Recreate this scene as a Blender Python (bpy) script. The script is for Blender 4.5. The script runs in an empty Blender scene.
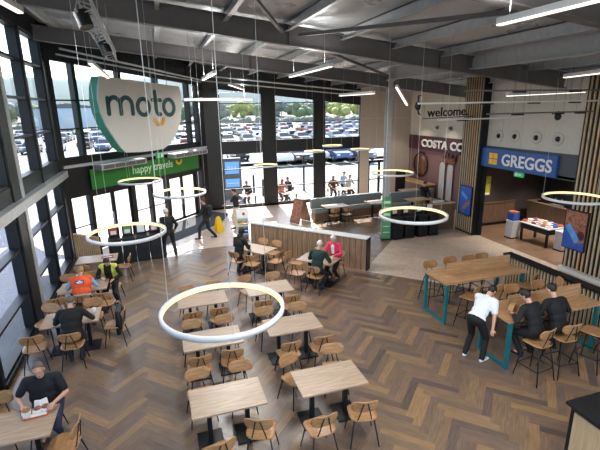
import bpy, bmesh, math, random
from mathutils import Vector, Matrix
random.seed(7)
SC = bpy.context.scene
COL = SC.collection
V = Vector
PI = math.pi

# ---------------------------------------------------------------- materials
def nt(name):
    m = bpy.data.materials.new(name); m.use_nodes = True
    n = m.node_tree.nodes; l = m.node_tree.links
    return m, n, l, n['Principled BSDF']

def srgb(r, g, b):
    f = lambda c: (c/255/12.92) if c/255 <= .04045 else ((c/255+.055)/1.055)**2.4
    return (f(r), f(g), f(b), 1)

def mat(name, c, rough=.5, metal=0, var=.12, scale=8, bump=0, coat=0, stretch=None, spec=.5):
    m, n, l, b = nt(name)
    c = srgb(*c)
    b.inputs['Roughness'].default_value = rough
    b.inputs['Metallic'].default_value = metal
    b.inputs['Specular IOR Level'].default_value = spec
    if coat: b.inputs['Coat Weight'].default_value = coat
    tc = n.new('ShaderNodeTexCoord'); no = n.new('ShaderNodeTexNoise')
    no.inputs['Scale'].default_value = scale; no.inputs['Detail'].default_value = 4
    src = tc.outputs['Object']
    if stretch:
        mp = n.new('ShaderNodeMapping'); mp.inputs['Scale'].default_value = stretch
        l.new(src, mp.inputs['Vector']); src = mp.outputs['Vector']
    l.new(src, no.inputs['Vector'])
    mr = n.new('ShaderNodeMapRange')
    mr.inputs['From Min'].default_value = .3; mr.inputs['From Max'].default_value = .7
    mr.inputs['To Min'].default_value = 1-var; mr.inputs['To Max'].default_value = 1+var
    l.new(no.outputs['Fac'], mr.inputs['Value'])
    mx = n.new('ShaderNodeMix'); mx.data_type = 'RGBA'; mx.blend_type = 'MULTIPLY'
    mx.inputs['Factor'].default_value = 1; mx.inputs[6].default_value = c
    l.new(mr.outputs['Result'], mx.inputs[7]); l.new(mx.outputs[2], b.inputs['Base Color'])
    if bump:
        bp = n.new('ShaderNodeBump'); bp.inputs['Strength'].default_value = bump
        l.new(no.outputs['Fac'], bp.inputs['Height']); l.new(bp.outputs['Normal'], b.inputs['Normal'])
    return m

def wood(name, c1, c2, along=(1, 12, 12), scale=2.2, rough=.45, spec=.5):
    m, n, l, b = nt(name)
    b.inputs['Roughness'].default_value = rough; b.inputs['Specular IOR Level'].default_value = spec
    tc = n.new('ShaderNodeTexCoord'); mp = n.new('ShaderNodeMapping'); no = n.new('ShaderNodeTexNoise')
    mp.inputs['Scale'].default_value = along
    no.inputs['Scale'].default_value = scale; no.inputs['Detail'].default_value = 6; no.inputs['Distortion'].default_value = .6
    l.new(tc.outputs['Object'], mp.inputs['Vector']); l.new(mp.outputs['Vector'], no.inputs['Vector'])
    r = n.new('ShaderNodeValToRGB'); r.color_ramp.elements[0].position = .32; r.color_ramp.elements[1].position = .68
    r.color_ramp.elements[0].color = srgb(*c1); r.color_ramp.elements[1].color = srgb(*c2)
    l.new(no.outputs['Fac'], r.inputs['Fac']); l.new(r.outputs['Color'], b.inputs['Base Color'])
    return m

def emis(name, c, s):
    m, n, l, b = nt(name)
    b.inputs['Base Color'].default_value = srgb(*c)
    b.inputs['Emission Color'].default_value = srgb(*c); b.inputs['Emission Strength'].default_value = s
    return m

def glass(name, tint=(1, 1, 1), refl=1.0):
    m = bpy.data.materials.new(name); m.use_nodes = True
    n = m.node_tree.nodes; l = m.node_tree.links; n.clear()
    o = n.new('ShaderNodeOutputMaterial'); mx = n.new('ShaderNodeMixShader')
    t = n.new('ShaderNodeBsdfTransparent'); g = n.new('ShaderNodeBsdfGlossy'); lw = n.new('ShaderNodeFresnel')
    lw.inputs['IOR'].default_value = 1.45
    t.inputs['Color'].default_value = (*tint, 1); g.inputs['Roughness'].default_value = .02
    l.new(lw.outputs['Fac'], mx.inputs['Fac']); l.new(t.outputs[0], mx.inputs[1]); l.new(g.outputs[0], mx.inputs[2])
    l.new(mx.outputs[0], o.inputs['Surface'])
    return m

def attr_wood(name, rough=.4, cols=None):
    """plank floor: each plank's own tint comes from a face attribute, with grain over it"""
    m, n, l, b = nt(name)
    a = n.new('ShaderNodeAttribute'); a.attribute_name = 'tint'
    r = n.new('ShaderNodeValToRGB'); r.color_ramp.interpolation = 'LINEAR'
    e = r.color_ramp.elements
    e[0].position = 0; e[0].color = srgb(*cols[0]); e[1].position = 1; e[1].color = srgb(*cols[-1])
    for i, c in enumerate(cols[1:-1]):
        k = e.new((i+1)/(len(cols)-1)); k.color = srgb(*c)
    l.new(a.outputs['Fac'], r.inputs['Fac'])
    g = n.new('ShaderNodeUVMap'); g.uv_map = 'grain'
    mp = n.new('ShaderNodeMapping'); mp.inputs['Scale'].default_value = (1.2, 14, 1)
    no = n.new('ShaderNodeTexNoise'); no.inputs['Scale'].default_value = 3; no.inputs['Detail'].default_value = 5
    l.new(g.outputs[0], mp.inputs['Vector']); l.new(mp.outputs[0], no.inputs['Vector'])
    mr = n.new('ShaderNodeMapRange'); mr.inputs['From Min'].default_value = .3; mr.inputs['From Max'].default_value = .7
    mr.inputs['To Min'].default_value = .74; mr.inputs['To Max'].default_value = 1.2
    l.new(no.outputs['Fac'], mr.inputs['Value'])
    mx = n.new('ShaderNodeMix'); mx.data_type = 'RGBA'; mx.blend_type = 'MULTIPLY'; mx.inputs['Factor'].default_value = 1
    l.new(r.outputs['Color'], mx.inputs[6]); l.new(mr.outputs[0], mx.inputs[7]); l.new(mx.outputs[2], b.inputs['Base Color'])
    b.inputs['Roughness'].default_value = rough; b.inputs['Coat Weight'].default_value = .3; b.inputs['Coat Roughness'].default_value = .22
    mr2 = n.new('ShaderNodeMapRange'); mr2.inputs['To Min'].default_value = rough-.06; mr2.inputs['To Max'].default_value = rough+.1
    l.new(no.outputs['Fac'], mr2.inputs['Value']); l.new(mr2.outputs[0], b.inputs['Roughness'])
    return m

def corrugated(name, c, rough, metal, scale, axis='Y'):
    m, n, l, b = nt(name)
    b.inputs['Base Color'].default_value = srgb(*c); b.inputs['Roughness'].default_value = rough; b.inputs['Metallic'].default_value = metal
    tc = n.new('ShaderNodeTexCoord'); w = n.new('ShaderNodeTexWave'); w.bands_direction = axis; w.inputs['Scale'].default_value = scale
    w.inputs['Distortion'].default_value = .15
    l.new(tc.outputs['Object'], w.inputs['Vector'])
    bp = n.new('ShaderNodeBump'); bp.inputs['Strength'].default_value = .5; bp.inputs['Distance'].default_value = .03
    l.new(w.outputs['Fac'], bp.inputs['Height']); l.new(bp.outputs['Normal'], b.inputs['Normal'])
    no = n.new('ShaderNodeTexNoise'); no.inputs['Scale'].default_value = .7; no.inputs['Detail'].default_value = 3
    l.new(tc.outputs['Object'], no.inputs['Vector'])
    r = n.new('ShaderNodeMapRange'); r.inputs['From Min'].default_value = .35; r.inputs['From Max'].default_value = .65
    r.inputs['To Min'].default_value = rough-.12; r.inputs['To Max'].default_value = rough+.12
    l.new(no.outputs['Fac'], r.inputs['Value']); l.new(r.outputs[0], b.inputs['Roughness'])
    return m

M = {}
M['black'] = mat('black_metal', (24, 25, 28), .45, .3)
M['anth'] = mat('anthracite_frame', (14, 16, 19), .45, .0, .06)
M['anthpanel'] = mat('anthracite_cladding', (16, 17, 20), .5, .0, .08)
M['greysteel'] = mat('grey_painted_steel', (106, 103, 104), .5, .05, .07)
M['lightsteel'] = mat('pale_painted_steel', (186, 187, 187), .45, .1, .07)
M['galv'] = mat('galvanised_steel', (196, 199, 200), .36, .4, .1)
M['deck'] = corrugated('galvanised_deck', (196, 200, 202), .38, .5, 5.5, 'Y')
M['white'] = mat('white_plastic', (225, 226, 226), .45, 0, .03)
M['alu'] = mat('brushed_aluminium', (190, 193, 196), .35, .6, .05)
M['beige'] = mat('beige_wall_panel', (186, 172, 160), .7, 0, .04)
M['cream'] = mat('cream_plaster', (202, 196, 187), .8, 0, .04)
M['slate'] = mat('slate_fascia', (72, 76, 80), .6, 0, .05)
M['gblue'] = mat('blue_sign_face', (38, 84, 152), .4, 0, .03)
M['yellow'] = mat('sign_yellow', (247, 185, 25), .5, 0, .03)
M['maroon'] = mat('maroon_fascia', (66, 26, 38), .5, 0, .06)
M['mauve'] = mat('mauve_wall', (130, 98, 98), .8, 0, .06)
M['darkwall'] = mat('dark_brown_wall', (74, 62, 58), .6, 0, .1)
M['green'] = mat('green_banner', (38, 120, 42), .5, 0, .05)
M['teal'] = mat('teal_painted_steel', (18, 112, 120), .4, .1, .06)
M['dteal'] = mat('dark_teal_letters', (16, 78, 80), .5, 0, .04)
M['mint'] = mat('mint_edge', (70, 158, 122), .5, 0, .05)
M['orange'] = mat('amber_smile', (226, 160, 66), .5, 0, .04)
M['paleg'] = mat('pale_green_letters', (196, 226, 190), .5, 0, .03)
M['panelgrey'] = mat('pale_grey_board', (212, 212, 207), .55, 0, .02)
M['oak'] = wood('oak_ply', (160, 116, 76), (190, 146, 100), (3, 14, 14), 2.0, .3)
M['tabletop'] = wood('pale_oak_laminate', (160, 134, 110), (192, 168, 142), (1.2, 16, 16), 2.4, .34)
M['barwood'] = wood('honey_oak_laminate', (162, 120, 82), (202, 160, 116), (1.2, 16, 16), 2.4, .4)
M['slat'] = wood('timber_slat', (178, 132, 86), (214, 172, 124), (16, 16, 1.2), 2.2, .5)
M['slatdark'] = wood('weathered_slat', (166, 146, 114), (202, 180, 146), (16, 16, 1.2), 2.2, .55)
M['walnut'] = wood('brown_panel_board', (118, 92, 70), (158, 128, 100), (14, 14, .9), 2.2, .5)
M['walnutd'] = wood('dark_brown_board', (92, 70, 54), (132, 104, 80), (14, 14, .9), 2.2, .55)
M['floorwood'] = attr_wood('herringbone_planks', .31, [(86, 74, 69), (126, 103, 83), (110, 94, 83), (148, 119, 86), (98, 84, 78)])
M['gregfloor'] = attr_wood('shop_planks', .36, [(104, 80, 64), (136, 106, 80), (120, 94, 76)])
M['mat'] = mat('entrance_matting', (58, 60, 64), .9, 0, .2, 60)
M['banq'] = mat('grey_green_leather', (124, 134, 134), .5, 0, .08)
M['cardboard'] = mat('kraft_card', (176, 136, 92), .7)
M['tan'] = wood('light_tan_board', (176, 150, 116), (196, 170, 134), (14, 14, 1), 1.5, .5)
M['red'] = mat('red_card', (172, 62, 54), .5)
M['rust'] = mat('rust_card', (192, 104, 72), .5)
M['greencard'] = mat('green_card', (84, 142, 96), .5)
M['paper'] = mat('white_paper', (232, 230, 226), .7, 0, .03)
M['bluepr'] = mat('blue_print', (40, 82, 168), .45, 0, .25, 9)
M['foodpr'] = mat('pastry_print', (150, 96, 72), .5, 0, .6, 14)
M['yelpr'] = mat('yellow_green_print', (196, 186, 60), .5, 0, .35, 12)
M['screen'] = emis('lit_screen', (92, 150, 230), .4)
M['exit'] = emis('exit_green', (60, 170, 100), .12)
M['safetyyel'] = mat('safety_yellow', (246, 200, 24), .45, 0, .04)
M['glass'] = glass('clear_glazing', (.96, .975, .975))
M['lens'] = mat('dark_lens', (14, 14, 16), .2)
M['copper'] = mat('bronze_mirror', (120, 78, 58), .25, .7, .3, 5)
M['arch'] = mat('pale_arch_panel', (196, 190, 188), .6, 0, .05)
M['warm'] = emis('warm_diffuser', (255, 232, 162), .44)
M['cool'] = emis('cool_diffuser', (255, 248, 236), .7)
M['bulb'] = emis('lamp_bulb', (255, 224, 180), 3)

def translucent(name, c):
    m = bpy.data.materials.new(name); m.use_nodes = True; n = m.node_tree.nodes; l = m.node_tree.links; n.clear()
    o = n.new('ShaderNodeOutputMaterial'); t = n.new('ShaderNodeBsdfTranslucent'); d = n.new('ShaderNodeBsdfDiffuse'); a = n.new('ShaderNodeAddShader')
    t.inputs['Color'].default_value = (c, c, c*1.02, 1); d.inputs['Color'].default_value = (.3, .3, .3, 1)
    l.new(t.outputs[0], a.inputs[0]); l.new(d.outputs[0], a.inputs[1]); l.new(a.outputs[0], o.inputs['Surface']); return m
M['rooflight'] = translucent('rooflight_sheet', .2)
def tile_mat():
    m, n, l, b = nt('stone_tile')
    tc = n.new('ShaderNodeTexCoord'); br = n.new('ShaderNodeTexBrick')
    mp = n.new('ShaderNodeMapping'); mp.inputs['Rotation'].default_value = (0, 0, PI/4)
    l.new(tc.outputs['Object'], mp.inputs[0]); l.new(mp.outputs[0], br.inputs['Vector'])
    br.inputs['Color1'].default_value = srgb(206, 184, 164); br.inputs['Color2'].default_value = srgb(194, 172, 154)
    br.inputs['Mortar'].default_value = srgb(184, 162, 146); br.inputs['Scale'].default_value = 1
    br.inputs['Mortar Size'].default_value = .006; br.inputs['Brick Width'].default_value = .6; br.inputs['Row Height'].default_value = .3
    no = n.new('ShaderNodeTexNoise'); no.inputs['Scale'].default_value = 9; no.inputs['Detail'].default_value = 6
    l.new(tc.outputs['Object'], no.inputs['Vector'])
    mr = n.new('ShaderNodeMapRange'); mr.inputs['From Min'].default_value = .3; mr.inputs['From Max'].default_value = .7
    mr.inputs['To Min'].default_value = .86; mr.inputs['To Max'].default_value = 1.1
    l.new(no.outputs['Fac'], mr.inputs[0])
    mx = n.new('ShaderNodeMix'); mx.data_type = 'RGBA'; mx.blend_type = 'MULTIPLY'; mx.inputs['Factor'].default_value = 1
    l.new(br.outputs['Color'], mx.inputs[6]); l.new(mr.outputs[0], mx.inputs[7]); l.new(mx.outputs[2], b.inputs['Base Color'])
    b.inputs['Roughness'].default_value = .42; b.inputs['Coat Weight'].default_value = .25; b.inputs['Coat Roughness'].default_value = .2
    return m
M['tile'] = tile_mat()

# ---------------------------------------------------------------- mesh builder
def frame_of(d):
    d = V(d).normalized()
    a = V((0, 0, 1)) if abs(d.z) < .9 else V((1, 0, 0))
    x = a.cross(d).normalized(); y = d.cross(x)
    return x, y, d

class MB:
    def __init__(s): s.v = []; s.f = []; s.mi = []; s.sm = []; s.cur = 0
    def add(s, vs, fs, smooth=False, mi=None):
        b = len(s.v); s.v += [tuple(p) for p in vs]
        for f in fs: s.f.append([b+i for i in f]); s.mi.append(s.cur if mi is None else mi); s.sm.append(smooth)
        return s
    def box(s, c, size, rz=0, mx=None, mi=None, bev=0):
        c = V(c); hx, hy, hz = size[0]/2, size[1]/2, size[2]/2
        R = mx if mx is not None else Matrix.Rotation(rz, 3, 'Z')
        if bev:
            bm = bmesh.new(); bmesh.ops.create_cube(bm, size=1)
            for v in bm.verts: v.co = V((v.co.x*2*hx, v.co.y*2*hy, v.co.z*2*hz))
            bmesh.ops.bevel(bm, geom=bm.edges[:], offset=bev, segments=2, affect='EDGES', profile=.6)
            bm.verts.index_update()
            s.add([c + R @ v.co for v in bm.verts], [[v.index for v in f.verts] for f in bm.faces], False, mi); bm.free()
            return s
        vs = [c + R @ V((x*hx, y*hy, z*hz)) for z in (-1, 1) for y in (-1, 1) for x in (-1, 1)]
        return s.add(vs, [(0, 2, 3, 1), (4, 5, 7, 6), (0, 1, 5, 4), (2, 6, 7, 3), (0, 4, 6, 2), (1, 3, 7, 5)], False, mi)
    def span(s, a, b, w, h, up=(0, 0, 1), mi=None):
        """a bar of section w x h from a to b"""
        a = V(a); b = V(b); d = (b-a); L = d.length; d.normalize()
        x = d.cross(V(up)); 
        if x.length < 1e-4: x = d.cross(V((1, 0, 0)))
        x.normalize(); z = x.cross(d)
        R = Matrix((x, d, z)).transposed()
        return s.box((a+b)/2, (w, L, h), mx=R, mi=mi)
    def tube(s, pts, r, n=8, mi=None, closed=False, caps=True):
        pts = [V(p) for p in pts]; rs = r if isinstance(r, (list, tuple)) else [r]*len(pts)
        vs = []; N = len(pts); px = None
        for i, p in enumerate(pts):
            if closed: d = pts[(i+1) % N]-pts[i-1]
            else: d = pts[min(i+1, N-1)]-pts[max(i-1, 0)]
            d.normalize()
            if px is None: x, y, _ = frame_of(d)
            else:
                x = px - d*px.dot(d); x.normalize(); y = d.cross(x)
            px = x
            for k in range(n):
                a = 2*PI*k/n; vs.append(p + (x*math.cos(a)+y*math.sin(a))*rs[i])
        fs = []
        for i in range(N if closed else N-1):
            j = (i+1) % N
            for k in range(n): fs.append((i*n+k, i*n+(k+1) % n, j*n+(k+1) % n, j*n+k))
        if caps and not closed: fs += [tuple(reversed(range(n))), tuple((N-1)*n+k for k in range(n))]
        return s.add(vs, fs, True, mi)
    def cyl(s, c, r, h, n=20, mi=None, r2=None, axis=(0, 0, 1)):
        c = V(c); x, y, d = frame_of(axis); r2 = r if r2 is None else r2
        vs = [c + (x*math.cos(2*PI*k/n)+y*math.sin(2*PI*k/n))*rr + d*zz for rr, zz in ((r, 0), (r2, h)) for k in range(n)]
        fs = [(k, (k+1) % n, n+(k+1) % n, n+k) for k in range(n)]
        s.add(vs, fs, True, mi)
        return s.add(vs, [tuple(reversed(range(n))), tuple(range(n, 2*n))], False, mi)
    def prism(s, poly, o, ax, ay, az, t, mi=None, smooth=False):
        """2D outline (counter-clockwise) in the ax, ay plane, thickened by t along az"""
        o = V(o); ax = V(ax); ay = V(ay); az = V(az); n = len(poly)
        vs = [o+ax*p[0]+ay*p[1] for p in poly]+[o+ax*p[0]+ay*p[1]+az*t for p in poly]
        s.add(vs, [tuple(reversed(range(n))), tuple(range(n, 2*n))], False, mi)
        return s.add(vs, [(k, (k+1) % n, n+(k+1) % n, n+k) for k in range(n)], smooth, mi)
    def lathe(s, prof, c=(0, 0, 0), n=20, mi=None, axis=(0, 0, 1)):
        c = V(c); x, y, d = frame_of(axis); m = len(prof)
        vs = [c+(x*math.cos(2*PI*k/n)+y*math.sin(2*PI*k/n))*r+d*z for r, z in prof for k in range(n)]
        fs = [(i*n+k, i*n+(k+1) % n, (i+1)*n+(k+1) % n, (i+1)*n+k) for i in range(m-1) for k in range(n)]
        return s.add(vs, fs, True, mi)
    def ell(s, c, r, mx=None, n=12, m=8, mi=None):
        c = V(c); R = mx if mx is not None else Matrix.Identity(3)
        vs = [c+R @ V((0, 0, r[2]))]
        for i in range(1, m):
            t = PI*i/m
            for k in range(n):
                a = 2*PI*k/n; vs.append(c+R @ V((r[0]*math.sin(t)*math.cos(a), r[1]*math.sin(t)*math.sin(a), r[2]*math.cos(t))))
        vs.append(c+R @ V((0, 0, -r[2]))); e = len(vs)-1
        fs = [(0, 1+k, 1+(k+1) % n) for k in range(n)]
        for i in range(m-2):
            for k in range(n): fs.append((1+i*n+k, 1+(i+1)*n+k, 1+(i+1)*n+(k+1) % n, 1+i*n+(k+1) % n))
        fs += [(1+(m-2)*n+k, e, 1+(m-2)*n+(k+1) % n) for k in range(n)]
        return s.add(vs, fs, True, mi)
    def cap(s, a, b, ra, rb, n=10, mi=None):
        """a closed tapered capsule"""
        a = V(a); b = V(b); d = b-a
        if d.length < 1e-5: return s.ell(a, (ra, ra, ra), mi=mi)
        x, y, d = frame_of(d); rings = []
        for k in range(1, 4):
            t = PI/2*(1-k/3); rings.append((a-d*ra*math.sin(t), ra*math.cos(t)))
        for k in range(0, 3):
            t = PI/2*k/3; rings.append((b+d*rb*math.sin(t), rb*math.cos(t)))
        vs = [a-d*ra]
        for c, r in rings:
            for k in range(n): t = 2*PI*k/n; vs.append(c+(x*math.cos(t)+y*math.sin(t))*r)
        vs.append(b+d*rb); e = len(vs)-1; R = len(rings)
        fs = [(0, 1+(k+1) % n, 1+k) for k in range(n)]
        for i in range(R-1):
            for k in range(n): fs.append((1+i*n+k, 1+i*n+(k+1) % n, 1+(i+1)*n+(k+1) % n, 1+(i+1)*n+k))
        fs += [(e, 1+(R-1)*n+k, 1+(R-1)*n+(k+1) % n) for k in range(n)]
        return s.add(vs, fs, True, mi)
    def mesh(s, name):
        me = bpy.data.meshes.new(name); me.from_pydata(s.v, [], s.f)
        me.polygons.foreach_set('material_index', s.mi); me.polygons.foreach_set('use_smooth', s.sm)
        me.update(); return me
    def build(s, name, mats, parent=None, fix=True):
        me = s.mesh(name)
        if fix:
            bm = bmesh.new(); bm.from_mesh(me); bmesh.ops.recalc_face_normals(bm, faces=bm.faces[:]); bm.to_mesh(me); bm.free()
        for m in (mats if isinstance(mats, (list, tuple)) else [mats]): me.materials.append(m)
        return link(name, me, parent)

def link(name, me, parent=None):
    o = bpy.data.objects.new(name, me); COL.objects.link(o)
    if parent: o.parent = parent
    return o

def tag(o, label, cat, group=None):
    o['label'] = label; o['category'] = cat
    if group: o['group'] = group
    return o

def thing(name, label, cat, loc=(0, 0, 0), rz=0, group=None):
    o = bpy.data.objects.new(name, None); COL.objects.link(o)
    o.location = loc; o.rotation_euler = (0, 0, rz); o.empty_display_size = .1
    return tag(o, label, cat, group)

def st(o):
    o['kind'] = 'structure'; return o

def kids(o): return KIDS.get(o.name, [])
def copy_tree(o, label, loc, rz=0, group=None, swap=None, chl=None):
    c = o.copy(); COL.objects.link(c); c.location = loc; c.rotation_euler = (0, 0, rz); c['label'] = label
    if group: c['group'] = group
    if chl is None: chl = [x for x in bpy.data.objects if x.parent == o]
    for ch in chl:
        d = ch.copy(); COL.objects.link(d); d.parent = c
        if swap and ch.name.split('.')[0] in swap:
            d.data = swap[ch.name.split('.')[0]]
        for g in [x for x in ch.children]:
            e = g.copy(); COL.objects.link(e); e.parent = d
    return c

def text_mesh(txt, size, depth, mtl, offset=0.0, spacing=1.0):
    cu = bpy.data.curves.new('lettering', 'FONT'); cu.body = txt; cu.size = size; cu.extrude = depth; cu.offset = offset
    cu.space_character = spacing; cu.resolution_u = 4
    ob = bpy.data.objects.new('lettering', cu); COL.objects.link(ob)
    dg = bpy.context.evaluated_depsgraph_get(); dg.update()
    me = bpy.data.meshes.new_from_object(ob.evaluated_get(dg))
    bpy.data.objects.remove(ob); bpy.data.curves.remove(cu)
    me.materials.clear(); me.materials.append(mtl)
    xs = [v.co.x for v in me.vertices]; ys = [v.co.y for v in me.vertices]
    return me, (min(xs), max(xs), min(ys), max(ys))

def place_text(name, txt, mtl, origin, ax, ay, width, height, parent, depth=.012, offset=0.0, spacing=1.0):
    """lettering fitted into width x height from the lower-left corner origin, along ax, up ay"""
    me, (x0, x1, y0, y1) = text_mesh(txt, 1, 0.05, mtl, offset, spacing)
    ax = V(ax).normalized(); ay = V(ay).normalized(); az = ax.cross(ay)
    o = V(origin)
    for v in me.vertices:
        c = v.co
        v.co = o + ax*((c.x-x0)/(x1-x0)*width) + ay*((c.y-y0)/(y1-y0)*height) + az*(c.z/0.05*depth)
    me.update()
    return link(name, me, parent)

def stroke(mb, pts, w, o, ax, ay, az, t, mi=None):
    """a round-ended pen stroke of width w through 2D points, as a thick ribbon"""
    n = len(pts); L = []; R = []
    for i in range(n):
        a = V(pts[max(i-1, 0)]); b = V(pts[min(i+1, n-1)]); d = (b-a).normalized(); nn = V((-d.y, d.x))
        L.append(V(pts[i])+nn*w/2); R.append(V(pts[i])-nn*w/2)
    d0 = (V(pts[1])-V(pts[0])).normalized(); d1 = (V(pts[-1])-V(pts[-2])).normalized()
    def arc(c, st_, d):
        out = []
        for k in range(1, 5):
            a = -PI*k/5; v = st_; out.append(V(c)+V((v.x*math.cos(a)-v.y*math.sin(a), v.x*math.sin(a)+v.y*math.cos(a))))
        return out
    end = arc(pts[-1], L[-1]-V(pts[-1]), d1); start = arc(pts[0], R[0]-V(pts[0]), d0)
    # build as quads plus fan caps so that curved strokes stay clean
    o = V(o); ax = V(ax); ay = V(ay); az = V(az)
    P = lambda p, k: o+ax*p.x+ay*p.y+az*(t*k)
    for i in range(n-1):
        q = [L[i], R[i], R[i+1], L[i+1]]
        vs = [P(p, 0) for p in q]+[P(p, 1) for p in q]
        mb.add(vs, [(0, 1, 2, 3), (7, 6, 5, 4), (0, 4, 5, 1), (2, 6, 7, 3), (1, 5, 6, 2), (3, 7, 4, 0)], False, mi)
    for ring in ([L[-1]]+end+[R[-1]], [R[0]]+start+[L[0]]):
        m = len(ring); vs = [P(p, 0) for p in ring]+[P(p, 1) for p in ring]
        mb.add(vs, [tuple(range(m)), tuple(reversed(range(m, 2*m)))]+[(k, k+1, m+k+1, m+k) for k in range(m-1)], False, mi)

def arc2(cx, cy, rx, ry, a0, a1, n=14):
    return [(cx+rx*math.cos(math.radians(a0+(a1-a0)*i/n)), cy+ry*math.sin(math.radians(a0+(a1-a0)*i/n))) for i in range(n+1)]
# ---------------------------------------------------------------- camera
cam = bpy.data.cameras.new('camera'); cam.lens = 432/600*36; cam.sensor_width = 36; cam.sensor_fit = 'HORIZONTAL'
cam.clip_end = 3000
co = bpy.data.objects.new('camera', cam); COL.objects.link(co)
RR, UU, FF = V((0.95053115, -0.31017573, -0.01677933)), V((0.0971644, 0.24558413, 0.9644934)), V((0.29504171, 0.91841137, -0.26357341))
mw = Matrix.Identity(4)
for i in range(3): mw[i][0] = RR[i]; mw[i][1] = UU[i]; mw[i][2] = -FF[i]
mw[2][3] = 5.1
co.matrix_world = mw; SC.camera = co

# ---------------------------------------------------------------- floors
def clip(poly, a, b):
    """keep the part of poly on the left of the line a->b"""
    out = []; n = len(poly); side = lambda p: (b[0]-a[0])*(p[1]-a[1])-(b[1]-a[1])*(p[0]-a[0])
    for i in range(n):
        p, q = poly[i], poly[(i+1) % n]; sp, sq = side(p), side(q)
        if sp >= 0: out.append(p)
        if sp*sq < 0:
            t = sp/(sp-sq); out.append((p[0]+(q[0]-p[0])*t, p[1]+(q[1]-p[1])*t))
    return out
def clip_all(poly, region):
    for i in range(len(region)):
        poly = clip(poly, region[i], region[(i+1) % len(region)])
        if len(poly) < 3: return []
    return poly

def plank_floor(name, regions, L, W, mtl, rot, z=0, herring=True, gap=0.0):
    rnd = random.Random(3); vs = []; fs = []; tint = []; uvs = []
    n = round(L/W)
    c, s = math.cos(rot), math.sin(rot)
    tw = lambda u, v: (u*c-v*s, u*s+v*c); fw = lambda x, y: (x*c+y*s, -x*s+y*c)
    xs = [p for r in regions for p in r]
    us = [fw(*p) for p in xs]; u0 = min(p[0] for p in us)-2; u1 = max(p[0] for p in us)+2; v0 = min(p[1] for p in us)-2; v1 = max(p[1] for p in us)+2
    rects = []
    if herring:
        for k in range(int(v0/W)-n-2, int(v1/W)+2):
            for j in range(int((u0-k*W)/(2*n*W))-2, int((u1-k*W)/(2*n*W))+2):
                a, b = k*W+j*2*n*W, k*W
                rects.append((a, b, a+n*W, b+W, 0)); rects.append((a, b+W, a+W, b+W+n*W, 1))
    else:
        v = v0
        while v < v1:
            u = u0-rnd.random()*L
            while u < u1: rects.append((u, v, u+L, v+W, 0)); u += L
            v += W
    for (a, b, c2, d, o) in rects:
        t = rnd.random(); oo = (rnd.random()*9, rnd.random()*9)
        q = [tw(a+gap, b+gap), tw(c2-gap, b+gap), tw(c2-gap, d-gap), tw(a+gap, d-gap)]
        for r in regions:
            p = clip_all(q, r)
            if len(p) < 3: continue
            i0 = len(vs); vs += [(x, y, z) for x, y in p]; fs.append(list(range(i0, len(vs)))); tint.append(t)
            for x, y in p:
                u, v = fw(x, y)
                uvs.append(((u, v) if o == 0 else (v, u)))
                uvs[-1] = (uvs[-1][0]+oo[0], uvs[-1][1]+oo[1])
    me = bpy.data.meshes.new(name); me.from_pydata(vs, [], fs); me.update()
    at = me.attributes.new('tint', 'FLOAT', 'FACE'); at.data.foreach_set('value', tint)
    ul = me.uv_layers.new(name='grain'); ul.data.foreach_set('uv', [x for p in uvs for x in p])
    me.materials.append(mtl)
    return link(name, me)

P0 = V((-3.15, 16.4, 0)); P1 = V((2.2, 22.1, 0)); DC = (P1-P0).normalized(); NC = V((DC.y, -DC.x, 0))
def ch(s, d, z): return P0 + DC*s + NC*d + V((0, 0, z))
BA, BB, BC = (2.9, 14.95), (5.93, 11.65), (8.85, 8.72)
main_r = [(-3.3, -4), (8.86, -4), BC, BB, BA, (2.6, 15.9), (-.6, 15.9), (-1.2, 18.2), (-3.3, 16.3)]
# convex pieces
wood_regions = [[(-3.3, -4), (8.86, -4), (8.86, 8.72), (-3.3, 8.72)],
                [(-3.3, 8.72), BC, BB, (-3.3, 11.65)],
                [(-3.3, 11.65), BB, BA, (-3.3, 14.95)],
                [(-3.3, 14.95), BA, (2.6, 15.9), (-3.3, 15.9)],
                [(-3.3, 15.9), (-.6, 15.9), (-1.3, 18.2), (-3.3, 16.3)],
                [(6.25, 12.1), (10.2, 16.2), (10.2, 18.1), (6.4, 18.1)]]
st(plank_floor('floor', wood_regions, .864, .144, M['floorwood'], PI/4))
mb = MB(); mb.box((6.7, 9.2, -.03), (20.2, 26.6, .04)); st(mb.build('floor_base', M['tile']))
mb = MB()
def flat(poly, z): return [(x, y, z) for x, y in poly]
for poly in ([BB, BC, (8.86, -4), (11.9, -4), (11.9, 14.9), (8.2, 14.5), (6.25, 12.1)],
             [(8.2, 14.5), (11.9, 14.9), (14, 16.2), (10.2, 16.2)], [(10.2, 16.2), (14, 16.2), (14, 22.2), (10.2, 22.2)],
             [(6.4, 18.1), (10.2, 18.1), (10.2, 22.2), (6.4, 22.2)],
             [BA, BB, (6.25, 12.1), (6.4, 18.1), (6.4, 22.2), (2.6, 22.2), (2.6, 15.9)],
             [(-.6, 15.9), (2.6, 15.9), (2.6, 22.2), (2.2, 22.1), (-1.3, 18.2)]):
    mb.add(flat(poly, -.001), [tuple(range(len(poly)))])
st(mb.build('floor_tile', M['tile'], fix=False))
mb = MB(); mb.add([ch(.2, .02, .004), ch(7.8, .02, .004), ch(7.7, 1.3, .004), ch(6.0, 2.0, .004), ch(.4, 1.9, .004)], [(4, 3, 2, 1, 0)])
o = st(mb.build('floor_mat', M['mat'], fix=False))
st(plank_floor('floor_shop', [[(11.9, -4), (17, -4), (17, 14.9), (11.9, 14.9)]], 1.2, .18, M['gregfloor'], 0.0, .0, False))

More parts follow.
